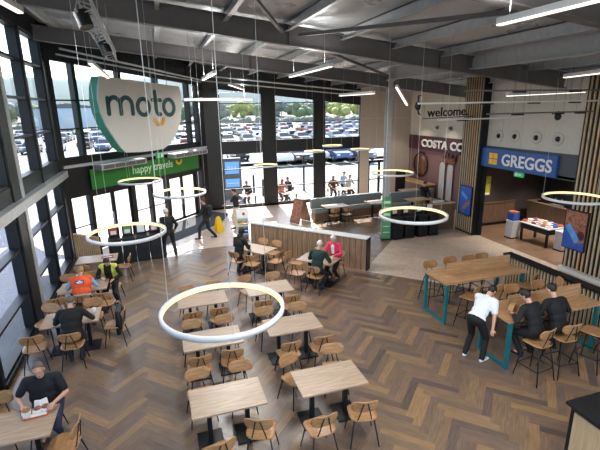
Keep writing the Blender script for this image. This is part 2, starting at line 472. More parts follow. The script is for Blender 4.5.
# ---------------------------------------------------------------- left glazed wall
GX = -3.34
def bar_x(mb, y0, y1, z0, z1, x0=-3.45, x1=-3.15, mi=None): mb.box(((x0+x1)/2, (y0+y1)/2, (z0+z1)/2), (x1-x0, y1-y0, z1-z0), mi=mi)
posts = [(-4.0, -3.8), (-2.3, -2.18), (.3, .85), (3.0, 3.12), (5.6, 6.15), (8.35, 8.47), (10.95, 11.5), (13.74, 13.86), (16.0, 16.4)]
mb = MB()
for a, b in posts: bar_x(mb, a, b, 0, 7.75)
bar_x(mb, -4, 16.4, 2.92, 3.5, -3.45, -3.18)
bar_x(mb, -4, 16.4, 7.25, 8.0)
bar_x(mb, -4, 16.4, 0, .12)
bar_x(mb, -4, 16.4, 2.93, 3.15, -3.2, -3.0, mi=1)
for a, b in posts:
    if b-a > .4: bar_x(mb, b, b+.2, 0, 7.3, -3.32, -3.13, mi=1)
st(mb.build('wall_left', [M['anth'], M['galv']]))
wn = 0
def window(children, loc=(0, 0, 0)):
    """one glazed bay: transoms and pane under an Empty"""
    global wn
    wn += 1
    e = bpy.data.objects.new('window_%d' % wn, None); COL.objects.link(e); e['kind'] = 'structure'; e.empty_display_size = .1
    for nm, mbx, mt in children: mbx.build(nm, mt, e, fix=(nm != 'pane'))
    return e
for (a, b) in zip(posts[:-1], posts[1:]):
    y0, y1 = a[1], b[0]
    for z0, z1, tr in ((.12, 2.93, (1.0, 2.07)), (3.5, 7.25, (4.5, 5.45, 6.42))):
        t = MB(); p = MB()
        for z in tr: bar_x(t, y0, y1, z-.03, z+.03, -3.4, -3.2)
        bar_x(t, y0, y1, z0, z0+.05, -3.4, -3.2); bar_x(t, y0, y1, z1-.05, z1, -3.4, -3.2)
        bar_x(t, y0, y0+.05, z0, z1, -3.4, -3.2); bar_x(t, y1-.05, y1, z0, z1, -3.4, -3.2)
        p.add([(GX, y0, z0), (GX, y1, z0), (GX, y1, z1), (GX, y0, z1)], [(0, 1, 2, 3)])
        window([('transom', t, M['anth']), ('pane', p, M['glass'])])

# ---------------------------------------------------------------- angled entrance wall
RC = Matrix((DC, NC, (0, 0, 1))).transposed()
def bar_c(mb, s0, s1, z0, z1, d0=-.25, d1=.0, mi=None):
    mb.box(ch((s0+s1)/2, (d0+d1)/2, (z0+z1)/2), (s1-s0, d1-d0, z1-z0), mx=RC, mi=mi)
mb = MB()
bar_c(mb, -.2, .16, 0, 7.9); bar_c(mb, 7.45, 8.0, 0, 7.6)
bar_c(mb, 0, 7.9, 2.28, 3.52, -.2, -.05)
for s in (.98, 2.95, 4.92, 6.9): bar_c(mb, s-.07, s+.07, 3.5, 7.2)
for s, w in ((.98, .14), (3.0, .22), (4.02, .14), (5.02, .22), (7.07, .16)): bar_c(mb, s-w/2, s+w/2, 0, 2.3, -.22, -.02)
bar_c(mb, 0, 7.9, 2.14, 2.3, -.22, -.02)
bar_c(mb, 0, 7.9, 3.2, 3.3, -.05, .08, mi=1)
# header under the sloping roof
q = [(-.1, 6.72), (7.9, 6.15), (7.9, 7.7), (-.1, 8.0)]
mb.prism(q, ch(0, -.2, 0), DC, (0, 0, 1), NC, .17)
st(mb.build('wall_entrance', [M['anth'], M['galv']]))
edges = [.16, .91, 1.05, 2.88, 3.02, 4.85, 4.99, 6.83, 6.97, 7.45]
for i in range(0, 10, 2):
    s0, s1 = edges[i], edges[i+1]; t = MB(); p = MB()
    for z in (4.5, 5.45): bar_c(t, s0, s1, z-.025, z+.025, -.17, -.06)
    bar_c(t, s0, s1, 3.5, 3.56, -.17, -.06)
    zt = 6.72-(s0+.1)*.0713
    p.add([ch(s0, -.12, 3.5), ch(s1, -.12, 3.5), ch(s1, -.12, zt), ch(s0, -.12, zt)], [(0, 1, 2, 3)])
    window([('transom', t, M['anth']), ('pane', p, M['glass'])])
for s0, s1 in ((.16, .91), (3.11, 3.95), (4.09, 4.91), (7.15, 7.45)):
    t = MB(); p = MB()
    bar_c(t, s0, s1, 0, .1, -.17, -.06); bar_c(t, s0, s1, 1.02, 1.06, -.14, -.09)
    p.add([ch(s0, -.12, .05), ch(s1, -.12, .05), ch(s1, -.12, 2.16), ch(s0, -.12, 2.16)], [(0, 1, 2, 3)])
    window([('transom', t, M['anth']), ('pane', p, M['glass'])])
dn = 0
for s0, s1, hs in ((1.05, 2.0, 1.88), (2.02, 2.89, 2.14), (5.13, 6.02, 5.9), (6.04, 6.99, 6.16)):
    dn += 1
    e = bpy.data.objects.new('door_%d' % dn, None); COL.objects.link(e); e['kind'] = 'structure'
    t = MB()
    for a, b in ((s0, s0+.07), (s1-.07, s1)): bar_c(t, a, b, .02, 2.14, -.15, -.09)
    bar_c(t, s0, s1, .02, .14, -.15, -.09); bar_c(t, s0, s1, 2.04, 2.14, -.15, -.09)
    t.build('door_frame', M['anth'], e)
    p = MB(); p.add([ch(s0, -.12, .1), ch(s1, -.12, .1), ch(s1, -.12, 2.1), ch(s0, -.12, 2.1)], [(0, 1, 2, 3)]); p.build('pane', M['glass'], e, fix=False)
    hb = MB(); hb.tube([ch(hs, -.09, .8), ch(hs, -.02, .82), ch(hs, -.02, 1.28), ch(hs, -.09, 1.3)], .016); hb.build('door_handle', M['alu'], e)

# ---------------------------------------------------------------- back glazed wall
BY = 22.2
def top(x): return 6.01-.112*(x-3.0)
mb = MB()
def bar_b(mb, x0, x1, z0, z1, y0=22.2, y1=22.5, mi=None): mb.box(((x0+x1)/2, (y0+y1)/2, (z0+z1)/2), (x1-x0, y1-y0, z1-z0), mi=mi)
for a, b in ((2.1, 3.05), (5.22, 5.9), (8.05, 8.65)): bar_b(mb, a, b, 0, 6.6 if a < 6 else 6.2)
bar_b(mb, 2.1, 10.8, 2.83, 3.42, 22.25, 22.5); bar_b(mb, 2.1, 10.8, 0, .1)
mb.prism([(2.1, top(2.1)), (10.8, top(10.8)), (10.8, 6.5), (2.1, 7.4)], (0, 22.42, 0), (1, 0, 0), (0, 0, 1), (0, -1, 0), .17)
st(mb.build('wall_back', M['anth']))
for x0, x1 in ((3.05, 5.22), (5.9, 8.05), (8.65, 10.75)):
    for z0, z1, tr in ((.1, 2.83, (1.0, 2.03)), (3.42, None, (4.38, 5.32))):
        t = MB(); p = MB(); za = z1 or top(x0); zb = z1 or top(x1)
        for z in tr:
            bar_b(t, x0, x1, z-.022, z+.022, 22.26, 22.36)
        p.add([(x0, 22.31, z0), (x1, 22.31, z0), (x1, 22.31, zb), (x0, 22.31, za)], [(0, 1, 2, 3)])
        bar_b(t, x0, x0+.04, z0, min(za, zb), 22.26, 22.36); bar_b(t, x1-.04, x1, z0, min(za, zb), 22.26, 22.36); bar_b(t, x0, x1, z0, z0+.05, 22.26, 22.36)
        window([('transom', t, M['anth']), ('pane', p, M['glass'])])
# beige panels to the right of the glazing and the glazed side exit under them
mb = MB()
mb.prism([(10.75, 2.76), (13.95, 2.76), (13.95, 5.9), (10.75, 6.25)], (0, 22.2, 0), (1, 0, 0), (0, 0, 1), (0, 1, 0), .3)
bar_b(mb, 10.75, 11.3, 0, 2.76); bar_b(mb, 12.7, 13.95, 0, 2.76)
for z in (4.42,): bar_b(mb, 10.75, 13.95, z-.012, z+.012, 22.19, 22.21, mi=1)
st(mb.build('wall_back_panel', [M['beige'], M['cream']]))
t = MB(); p = MB()
bar_b(t, 11.3, 12.7, 1.95, 2.1, 22.25, 22.35); bar_b(t, 11.3, 11.4, 0, 2.1, 22.25, 22.35); bar_b(t, 12.6, 12.7, 0, 2.76, 22.25, 22.35); bar_b(t, 11.95, 12.07, 0, 2.0, 22.25, 22.35)
bar_b(t, 11.3, 12.7, .98, 1.04, 22.25, 22.35); bar_b(t, 11.3, 12.7, 0, .12, 22.25, 22.35)
p.add([(11.3, 22.3, 0), (12.7, 22.3, 0), (12.7, 22.3, 2.76), (11.3, 22.3, 2.76)], [(0, 1, 2, 3)])
window([('transom', t, M['anth']), ('pane', p, M['glass'])])

# ---------------------------------------------------------------- shop side
mb = MB()                                                           # upper plaster wall over the shopfronts
def yz(mb, x, y0, y1, z0, z1, t=.12, mi=None): mb.box((x+t/2, (y0+y1)/2, (z0+z1)/2), (t, y1-y0, z1-z0), mi=mi)
yz(mb, 11.98, 9.7, 13.75, 3.55, 6.6)
yz(mb, 13.9, 14.8, 22.3, 3.45, 6.3)
for y in (10.9, 12.1, 13.0): yz(mb, 11.976, y-.006, y+.006, 3.55, 6.6, .01, mi=1)
yz(mb, 11.96, -4, 9.7, 0, 6.9)
st(mb.build('wall_right', [M['cream'], M['beige']]))
mb = MB(); yz(mb, 13.9, 14.8, 22.3, 0, 3.45); st(mb.build('wall_cafe', M['mauve']))
mb = MB(); yz(mb, 11.9, 9.72, 13.72, 2.77, 3.56, .2); st(mb.build('trim_1', M['slate']))
mb = MB(); yz(mb, 13.8, 17.6, 22.1, 2.73, 3.47, .1); st(mb.build('trim_2', M['maroon']))
# slatted piers
def slats(mb, x, y0, y1, z0, z1, pitch=.105, w=.05, d=.05):
    n = int((y1-y0)/pitch)
    for i in range(n):
        y = y0+(i+.5)*(y1-y0)/n; mb.box((x-d/2, y, (z0+z1)/2), (d, w, z1-z0), mi=1 if i % 7 not in (2, 3) else 2)
mb = MB(); mb.box((11.84, 14.25, 3.1), (.36, 1.06, 6.2), mi=0); slats(mb, 11.66, 13.74, 14.76, .08, 6.2, .125, .042, .03)
st(mb.build('wall_pier', [M['black'], M['slatdark'], M['slat']]))
mb = MB(); mb.box((12.0, 7.2, 3.3), (.24, 5.1, 6.6), mi=0); slats(mb, 11.88, 4.7, 9.72, .12, 6.5, .14, .052, .035)
st(mb.build('wall_slatted', [M['black'], M['slatdark'], M['slat']]))
mb = MB(); yz(mb, 11.7, 4.7, 9.74, 0, .12, .2); st(mb.build('baseboard_right', M['panelgrey']))
mb = MB(); yz(mb, 11.86, 13.66, 13.74, 0, 2.8, .2); st(mb.build('trim_3', M['black']))
# bakery interior
mb = MB()
mb.box((14.4, 14.82, 1.4), (4.8, .1, 2.8)); yz(mb, 16.6, 8, 14.9, 0, 2.8); mb.box((14.4, 8.0, 1.4), (4.9, .1, 2.8)); mb.box((14.3, 11.4, 2.84), (4.8, 7, .08))
st(mb.build('wall_bakery', M['darkwall']))
mb = MB(); mb.box((13.3, 14.74, .55), (2.7, .06, .85), mi=0); mb.box((13.3, 14.72, 1.0), (2.7, .1, .05), mi=0); mb.box((13.3, 14.75, .06), (2.7, .06, .12), mi=1)
st(mb.build('trim_4', [M['walnutd'], M['black']]))

# ---------------------------------------------------------------- roof and steel
def rz_(x): return 7.42-.115*x
mb = MB()
RL = []
xb = sorted({-3.5, 17}|{r[0] for r in RL}|{r[1] for r in RL}); yb = sorted({-4.1, 22.7}|{r[2] for r in RL}|{r[3] for r in RL})
def cell(mb, x0, x1, y0, y1, t=.1): mb.prism([(x0, rz_(x0)), (x1, rz_(x1)), (x1, rz_(x1)+t), (x0, rz_(x0)+t)], (0, y1, 0), (1, 0, 0), (0, 0, 1), (0, -1, 0), y1-y0)
for x0, x1 in zip(xb[:-1], xb[1:]):
    for y0, y1 in zip(yb[:-1], yb[1:]):
        if not any(abs(r[0]-x0) < .01 and abs(r[1]-x1) < .01 and abs(r[2]-y0) < .01 and abs(r[3]-y1) < .01 for r in RL): cell(mb, x0, x1, y0, y1)
st(mb.build('ceiling', M['deck']))
for r in RL:
    mb = MB(); x0, x1, y0, y1 = r; mb.add([(x0, y0, rz_(x0)+.05), (x1, y0, rz_(x1)+.05), (x1, y1, rz_(x1)+.05), (x0, y1, rz_(x0)+.05)], [(0, 1, 2, 3)]); st(mb.build('ceiling_rooflight', M['rooflight'], fix=False))
def ibeam(mb, a, b, h, w=.2, tw=.03, tf=.03):
    a = V(a); b = V(b); u = V((0, 0, 1))
    mb.span(a+u*h/2, b+u*h/2, tw, h); mb.span(a+u*tf/2, b+u*tf/2, w, tf); mb.span(a+u*(h-tf/2), b+u*(h-tf/2), w, tf)
for y, z0, x1 in ((15.15, 6.73, 13.8), (10.6, 6.87, 11.9), (5.1, 6.87, 11.9), (-.2, 6.87, 11.9)):
    mb = MB(); ibeam(mb, (-3.1, y, z0+.115*3.1), (x1, y, z0-.115*x1), .46 if y < 15 else .42)
    for x in (-1, 3.2, 7.4): mb.box((x, y, z0-.115*x+.23), (.012, .18, .4))
    st(mb.build('ceiling_beam', M['greysteel']))
mb = MB(); ibeam(mb, (8.5, -4, 6.02), (8.5, 15.3, 6.02), .5, .24); st(mb.build('ceiling_beam_long', M['lightsteel']))
for i, x in enumerate([-2.6, -1.15, .3, 1.75, 3.2, 4.6, 6.05, 7.5, 8.95, 10.4, 11.85]):
    mb = MB(); z = rz_(x)-.09
    mb.box((x, 9, z-.02), (.02, 26, .22)); mb.box((x+.04, 9, z+.08), (.1, 26, .02)); mb.box((x-.04, 9, z-.13), (.1, 26, .02))
    st(mb.build('ceiling_purlin', M['galv']))
mb = MB()
for a, b in (((.5, 5.3), (3.0, 10.4)), ((5.8, 5.4), (3.4, 10.4)), ((4.5, .2), (8.3, 5.0)), ((3.4, 10.9), (8.3, 15))):
    mb.span((a[0], a[1], rz_(a[0])-.3), (b[0], b[1], rz_(b[0])-.3), .07, .07)
st(mb.build('ceiling_brace', M['greysteel']))
mb = MB()
mb.box((8.5, 15.15, 3.1), (.02, .2, 6.2)); mb.box((8.5, 15.05, 3.1), (.2, .02, 6.2)); mb.box((8.5, 15.25, 3.1), (.2, .02, 6.2)); mb.box((8.5, 15.15, .02), (.34, .34, .04))
mb.box((8.5, 15.15, 6.0), (.3, .3, .06))
st(mb.build('column', M['lightsteel']))
mb = MB(); mb.tube([(2.4, 21.6, 6.35), (10.6, 21.6, 5.6)], .03); mb.tube([(2.4, 20.6, 6.5), (10.4, 20.6, 5.75)], .03); mb.tube([ch(.2, .5, 7.0), ch(7.5, .5, 6.35)], .035); mb.tube([ch(.2, .3, 6.85), ch(7.5, .3, 6.3)], .03)
st(mb.build('ceiling_pipe', M['galv']))


# ---------------------------------------------------------------- low partitions
def angled(a, b): 
    a = V((*a, 0)); b = V((*b, 0)); d = (b-a).normalized(); n = V((-d.y, d.x, 0)); return a, b, d, n
mb = MB(); a, b, d, n = angled(BA, BB); Rw = Matrix((d, n, (0, 0, 1))).transposed(); L = (b-a).length
mb.box((a+b)/2+n*.16+V((0, 0, .53)), (L, .28, 1.06), mx=Rw, mi=0)
mb.box((a+b)/2+n*.16+V((0, 0, 1.075)), (L+.02, .34, .035), mx=Rw, mi=1)
mb.box(b+n*.16+V((0, 0, .54)), (.03, .32, 1.06), mx=Rw, mi=2)
k = int(L/.19)
for i in range(1, k): mb.box(a+d*(L*i/k)+n*.018+V((0, 0, .53)), (.008, .008, 1.05), mx=Rw, mi=2)
st(mb.build('partition', [M['walnut'], M['panelgrey'], M['black']]))
mb = MB(); mb.box((8.97, 3.4, .53), (.1, 11.3, 1.06), mi=0); mb.box((8.95, 3.4, 1.08), (.26, 11.34, .05), mi=1)
for i in range(115):
    y = 9.0-i*.098
    mb.box((8.905, y, .54), (.04, .045, 1.0), mi=2)
st(mb.build('partition_slatted', [M['anth'], M['black'], M['slatdark']]))
mb = MB(); a, b, d, n = angled((-3.05, 16.1), (-2.15, 15.33)); Rw = Matrix((d, n, (0, 0, 1))).transposed(); L = (b-a).length
mb.box((a+b)/2+V((0, 0, .5)), (L, .06, 1.0), mx=Rw, mi=0)
for i in range(13): mb.box(a+d*(L*(i+.5)/13)-n*.05+V((0, 0, .5)), (.055, .05, 1.0), mx=Rw, mi=1)
st(mb.build('partition_corner', [M['black'], M['slat']]))
mb = MB(); mb.box((10.0, 14.95, .55), (3.3, .14, 1.1), mi=0); mb.box((10.0, 14.95, 1.12), (3.34, .2, .04), mi=1)
for i in range(30): mb.box((8.4+.11*i, 14.87, .55), (.06, .03, 1.06), mi=0)
st(mb.build('partition_cafe', [M['walnutd'], M['slatdark']]))
# ---------------------------------------------------------------- where things stand
CAMP = V((0, 0, 5.1))
def ray(x, y): return FF + RR*((x-300)/432) - UU*((y-225)/432)
def at_z(x, y, z): d = ray(x, y); return CAMP + d*((z-5.1)/d.z)
def at_y(x, y, Y): d = ray(x, y); return CAMP + d*(Y/d.y)
def at_x(x, y, X): d = ray(x, y); return CAMP + d*(X/d.x)

# ---------------------------------------------------------------- seating
def plate(mb, w, h, r, t, o, ax, ay, az, bend=0, roll=0, nx=9, ny=9, mi=None):
    """rounded ply panel w x h in the ax, ay plane; bend lifts its sides along az, roll its top edge"""
    o = V(o); ax = V(ax); ay = V(ay); az = V(az); vs = []
    for side in (0, 1):
        for j in range(ny):
            y = -h/2 + h*(.5-.5*math.cos(PI*j/(ny-1))); e = abs(y)-(h/2-r)
            hw = w/2 if e <= 0 else w/2-r+math.sqrt(max(r*r-e*e, 0))
            for i in range(nx):
                u = -1+2*i/(nx-1); x = hw*u
                k = bend*(x/(w/2))**2 + roll*(y/(h/2))**2*(1 if y > 0 else 0)
                vs.append(o+ax*x+ay*y+az*(k+(t if side else 0)))
    N = nx*ny; fs = []
    for j in range(ny-1):
        for i in range(nx-1):
            a = j*nx+i; fs.append((a, a+nx, a+nx+1, a+1)); fs.append((N+a, N+a+1, N+a+nx+1, N+a+nx))
    rim = [i for i in range(nx)]+[j*nx+nx-1 for j in range(1, ny)]+[(ny-1)*nx+i for i in range(nx-2, -1, -1)]+[j*nx for j in range(ny-2, 0, -1)]
    for k in range(len(rim)):
        a, b = rim[k], rim[(k+1) % len(rim)]; fs.append((a, b, N+b, N+a))
    return mb.add(vs, fs, True, mi)

def make_chair(name, label, cat, sz, group, foot=None):
    t = thing(name, label, cat, (0, 0, -20), 0, group); parts = []
    mb = MB(); plate(mb, .43, .42, .11, .016, (0, .01, sz-.016), (1, 0, 0), (0, 1, 0), (0, 0, 1), .018, -.012); parts.append(mb.build('seat', M['oak'], t))
    up = V((0, -.22, 1)).normalized(); nrm = V((0, 1, .22)).normalized()
    mb = MB(); plate(mb, .43, .205, .09, .014, (0, -.225, sz+.26), (1, 0, 0), up, nrm, .05, 0, 11, 9); parts.append(mb.build('backrest', M['oak'], t))
    sp = .035 if foot is None else .06
    for x, y in ((-1, 1), (1, 1), (-1, -1), (1, -1)):
        mb = MB(); mb.tube([(x*.155, y*.15, sz-.02), (x*(.19+sp), y*(.185+sp)-(.02 if y < 0 else 0), 0)], [.013, .010], 8); parts.append(mb.build('leg', M['black'], t))
    for x in (-1, 1):
        mb = MB(); mb.tube([(x*.12, -.15, sz-.022), (x*.105, -.19, sz+.02), (x*.035, -.247, sz+.33)], .009, 6); parts.append(mb.build('back_support', M['black'], t))
    mb = MB()
    q = [(-.155, .15), (.155, .15), (.155, -.15), (-.155, -.15)]
    for i in range(4): mb.tube([(*q[i], sz-.027), (*q[(i+1) % 4], sz-.027)], .010, 6)
    parts.append(mb.build('seat_frame', M['black'], t))
    if foot:
        k = 1-foot/(sz-.02); f = lambda x, y: (x*(.155+(.035+sp)*k), y*(.15+(.035+sp)*k)-(.02*k if y < 0 else 0), foot)
        q = [f(-1, 1), f(1, 1), f(1, -1), f(-1, -1)]; mb = MB()
        for i in range(4): mb.tube([q[i], q[(i+1) % 4]], .009, 6)
        parts.append(mb.build('footrest', M['black'], t))
    return t, parts
CH = make_chair('dining_chair', '-', 'chair', .46, 'oak ply dining chairs')
ST = make_chair('bar_stool', '-', 'stool', .75, 'oak ply bar stools', .27)
USED = {'dining_chair': False, 'bar_stool': False}
def seat(proto, x, y, deg, label):
    """deg: the way the sitter would look, counter-clockwise from +Y"""
    t, ch_ = proto; n = t.name.split('.')[0]
    if not USED[n]:
        USED[n] = True; t.location = (x, y, 0); t.rotation_euler = (0, 0, math.radians(deg)); t['label'] = label; return t
    return copy_tree(t, label, (x, y, 0), math.radians(deg), chl=ch_)

TB = thing('dining_table', '-', 'table', (0, 0, -20), 0, 'pale oak dining tables'); TBP = []
mb = MB(); mb.box((0, 0, .735), (1.13, .71, .03), bev=.004); TBP.append(mb.build('tabletop', M['tabletop'], TB))
for s in (-1, 1):
    mb = MB(); mb.box((s*.3, 0, .37), (.07, .07, .7)); TBP.append(mb.build('pedestal', M['black'], TB))
    mb = MB(); mb.box((s*.3, 0, .012), (.4, .46, .02), bev=.005); TBP.append(mb.build('base_plate', M['black'], TB))
    mb = MB(); mb.box((s*.3, 0, .705), (.08, .5, .03)); TBP.append(mb.build('bearer', M['black'], TB))
TUSED = [False]
def table(x, y, deg, label):
    if not TUSED[0]:
        TUSED[0] = True; TB.location = (x, y, 0); TB.rotation_euler = (0, 0, math.radians(deg)); TB['label'] = label; return TB
    return copy_tree(TB, label, (x, y, 0), math.radians(deg), chl=TBP)

def rows(cx, cy, nm, jit):
    """four chairs round an axis-parallel table: two on the entrance side, two on the balcony side"""
    for (ix, iy), (dx, dy, dr) in zip(((-.29, .58), (.29, .58), (-.29, -.58), (.29, -.58)), jit):
        side = 'far' if iy > 0 else 'near'; end = 'left' if ix < 0 else 'right'
        seat(CH, cx+ix+dx, cy+iy+dy, (180 if iy > 0 else 0)+dr, 'empty oak chair, %s side %s place, %s' % (side, end, nm))
T = [(.65, 9.7, 'rear table of the middle row', [(0, .0, 6), (.06, .05, -8), (0, .02, 4), (.02, .04, -4)]),
     (.65, 7.8, 'second table of the middle row', [(-.05, -.02, 0), (.07, -.03, 5), (-.02, .08, 5), (.02, .12, -6)]),
     (.65, 5.9, 'front table of the middle row', [(-.08, .03, 6), (.05, .02, -4), (.02, -.22, 14), (.12, .04, -22)]),
     (2.29, 9.8, 'rear table of the open-floor row', [(-.1, .05, 18), (.03, .03, 2), (-.02, -.03, -3), (.08, .0, 8)]),
     (2.3, 7.82, 'second table of the open-floor row', [(-.1, .02, 4), (.05, .0, -7), (.03, -.02, 4), (.13, -.02, -3)]),
     (2.33, 5.84, 'front table of the open-floor row', [(-.12, .0, 22), (.08, .06, -10), (-.14, -.13, 4), (.02, -.05, -12)])]
for x, y, nm, jit in T:
    table(x, y, 0, {'rear table of the middle row': 'bare oak dining table seen inside the big hanging ring lamp', 'second table of the middle row': 'bare oak dining table crossed by the lower rim of the big ring lamp',
                    'front table of the middle row': 'bare oak dining table at the bottom centre, nearest the balcony in its row'}.get(nm, 'bare oak dining table, ' + nm))
    rows(x, y, nm, jit)
# by the window
table(-2.08, 13.76, 0, 'oak table with a red card on it, by the bins in the glazed corner')
table(-2.15, 11.55, 0, 'oak table between the orange vest and the yellow vest workers')
table(-2.15, 9.72, 0, 'oak table by the glass where the man in black eats')
table(-2.39, 6.25, 0, 'oak table with the fast food tray, front left by the glass')
for x, y, d, lb in ((-2.42, 13.2, 4, 'empty oak chair on the near side of the red card table'), (-1.36, 13.62, 86, 'oak chair at the open end of the red card table'),
                    (-2.7, 12.2, 168, 'empty oak chair by the glass, far side of the vest workers table'), (-2.08, 12.22, 184, 'empty oak chair beside the yellow vest worker'),
                    (-2.14, 10.98, 0, 'oak chair under the orange vest worker'), (-1.62, 10.95, -10, 'empty oak chair just right of the orange vest worker'), (-1.55, 12.1, 170, 'oak chair under the yellow vest worker'),
                    (-2.72, 10.98, 16, 'empty oak chair by the glass, near side of the vest workers table'),
                    (-2.78, 10.28, 158, 'empty orange-toned chair by the glass, facing the man in black'), (-1.82, 10.28, 182, 'empty oak chair straight across from the man in black'),
                    (-2.78, 9.15, 6, 'empty oak chair left of the man in black'), (-2.06, 9.02, 0, 'oak chair under the man in black seen from behind'), (-1.3, 9.65, 84, 'oak chair with a dark coat over its back'),
                    (-2.12, 6.86, 180, 'oak chair under the man with the fast food tray'), (-2.78, 6.9, 184, 'empty oak chair at the frame edge beside the tray man'),
                    (-1.7, 6.02, 84, 'empty oak chair pulled out at the end of the tray table'), (-1.98, 5.56, 10, 'oak chair cut by the bottom edge, near side of the tray table')):
    seat(CH, x, y, d, lb)
# along the low partition
def diag(cx, cy, ang, pts, tl):
    table(cx, cy, ang, tl); a = math.radians(ang)
    for lx, ly, d, lb in pts:
        seat(CH, cx+lx*math.cos(a)-ly*math.sin(a), cy+lx*math.sin(a)+ly*math.cos(a), ang+d, lb)
diag(2.68, 13.0, -50, [(-.28, -.6, 0, 'oak chair under the hooded woman'), (.3, -.6, 6, 'empty oak chair beside the hooded woman'), (-.28, .58, 180, 'empty oak chair across the table from the hooded woman'),
                       (.26, .6, 174, 'empty oak chair on the partition side, by the table corner'), (.78, -.05, 88, 'empty oak chair at the end of the hooded woman table')], 'oak table by the partition where the hooded woman sits')
diag(4.2, 11.35, -47, [(.22, -.6, 0, 'oak chair under the man in the green jumper'), (-.36, -.62, 4, 'empty oak chair left of the man in the green jumper'), (.3, .6, 180, 'oak chair under the woman in the pink jacket'),
                       (-.3, .6, 182, 'empty oak chair on the partition side beside the pink jacket'), (-.82, .0, -86, 'empty oak chair at the table end behind the green jumper')], 'oak table by the partition shared by the pink and green couple')

# bar tables
def bar_table(y0, y1, label):
    t = thing('bar_table', label, 'bar table', (6.09, y0, 0), 0, 'honey oak bar tables'); w = y1-y0
    mb = MB(); mb.box((1.2, w/2, 1.03), (2.4, w, .05), bev=.005); mb.build('tabletop', M['barwood'], t)
    mb = MB(); mb.box((1.3, w/2+.03, 1.2), (1.9, .035, .29)); mb.build('divider', M['barwood'], t)
    for x in (.06, 2.3):
        mb = MB()
        for y in (.04, w-.04): mb.box((x, y, .5), (.06, .07, 1.0))
        mb.box((x, w/2, .03), (.06, w-.15, .05)); mb.box((x, w/2, .985), (.06, w-.15, .04)); mb.build('leg_frame', M['teal'], t)
bar_table(7.87, 8.77, 'bar table with teal legs, empty, nearer the bakery')
bar_table(5.9, 6.74, 'bar table with teal legs and food, in front of the two men in black')
for x, y, d, lb in ((6.62, 7.62, 20, 'bar stool standing by the teal leg of the empty bar table'), (7.3, 7.5, -8, 'bar stool on the near side middle of the empty bar table'), (8.3, 7.72, 30, 'bar stool turned askew by the slatted partition'), (8.52, 7.2, 60, 'bar stool tucked between the slatted partition and the far divider'),
                    (6.55, 9.02, 178, 'bar stool, far side of the empty bar table, by its teal leg'), (7.22, 9.08, 180, 'second bar stool from the teal leg, far side of the empty bar table'), (7.75, 9.0, 182, 'third bar stool from the teal leg, far side of the empty bar table'), (8.2, 9.02, 178, 'fourth bar stool from the teal leg, far side of the empty bar table'),
                    (6.45, 5.55, 8, 'bar stool under the younger man in black'), (7.06, 5.55, -4, 'bar stool under the broad man in black'), (7.8, 5.5, 16, 'empty bar stool just right of the broad man in black'), (8.5, 5.5, -6, 'empty bar stool at the frame edge by the slatted partition'),
                    (7.35, 7.02, 176, 'bar stool on the far side of the food table divider'), (8.1, 7.0, 182, 'bar stool far side of the food table, towards the slatted partition')):
    seat(ST, x, y, d, lb)

# ---------------------------------------------------------------- ring lamps and linear lamps
def ring_meshes(R):
    n = 64
    def strip(prof):
        m = MB(); k = len(prof); vs = [((R+r)*math.cos(2*PI*i/n), (R+r)*math.sin(2*PI*i/n), z) for i in range(n) for r, z in prof]
        fs = [(i*k+j, ((i+1) % n)*k+j, ((i+1) % n)*k+j+1, i*k+j+1) for i in range(n) for j in range(k-1)]
        return m.add(vs, fs, True)
    h = strip([(-.02, .03), (-.02, .034), (.02, .034), (.02, -.028), (-.02, -.028), (-.02, -.024)]).mesh('ring_housing'); h.materials.append(M['white'])
    d = strip([(-.02, .03), (-.023, .003), (-.02, -.024)]).mesh('ring_diffuser'); d.materials.append(M['warm'])
    return h, d
RM = {.75: ring_meshes(.725), .5: ring_meshes(.48)}
def ring_lamp(x, y, z, R, label, ph=2.1):
    t = thing('ring_lamp', label, 'pendant lamp', (x, y, z), 0, 'hanging ring lamps')
    link('housing', RM[R][0], t); link('diffuser', RM[R][1], t)
    zr = rz_(x)-.18-z; R = .725 if R > .6 else .48
    for k in range(3):
        a = 2*PI*k/3+ph; zw = rz_(x+R*math.cos(a))-.19-z; mb = MB(); mb.tube([(R*math.cos(a), R*math.sin(a), .03), (R*math.cos(a), R*math.sin(a), zw)], .005 if k == 0 and y < 5 else .0028, 5); mb.build('hanging_wire', M['white'], t)
        mb = MB(); mb.cyl((R*math.cos(a), R*math.sin(a), zw-.02), .03, .03, 10); mb.build('canopy', M['white'], t)
for x, y, z, R, lb in ((.56, 4.86, 2.75, .75, 'largest ring lamp, hanging over the middle tables'), (-.74, 8.87, 2.75, .75, 'ring lamp hanging by the glass above the open walkway'),
                       (-.72, 16.2, 2.66, .75, 'ring lamp in front of the green banner'), (.48, 12.82, 2.75, .75, 'ring lamp in front of the entrance doors, above the standing man'),
                       (7.95, 13.71, 2.75, .75, 'yellow-lit ring lamp beside the steel column'), (5.22, 8.06, 2.75, .75, 'ring lamp in front of the recycling bins'), (9.95, 8.09, 2.75, .75, 'ring lamp in front of the bakery, cut by the frame edge'),
                       (4.1, 17.2, 2.82, .5, 'small ring lamp seen edge-on before the first lower window'), (7.3, 20.2, 2.98, .5, 'small ring lamp before the middle lower window post'),
                       (8.3, 20.3, 3.2, .5, 'small ring lamp high before the third window'), (9.7, 20.0, 2.98, .5, 'small ring lamp by the beige pillar')):
    ring_lamp(x, y, z, R, lb, 2.62 if y < 5 else 2.1)

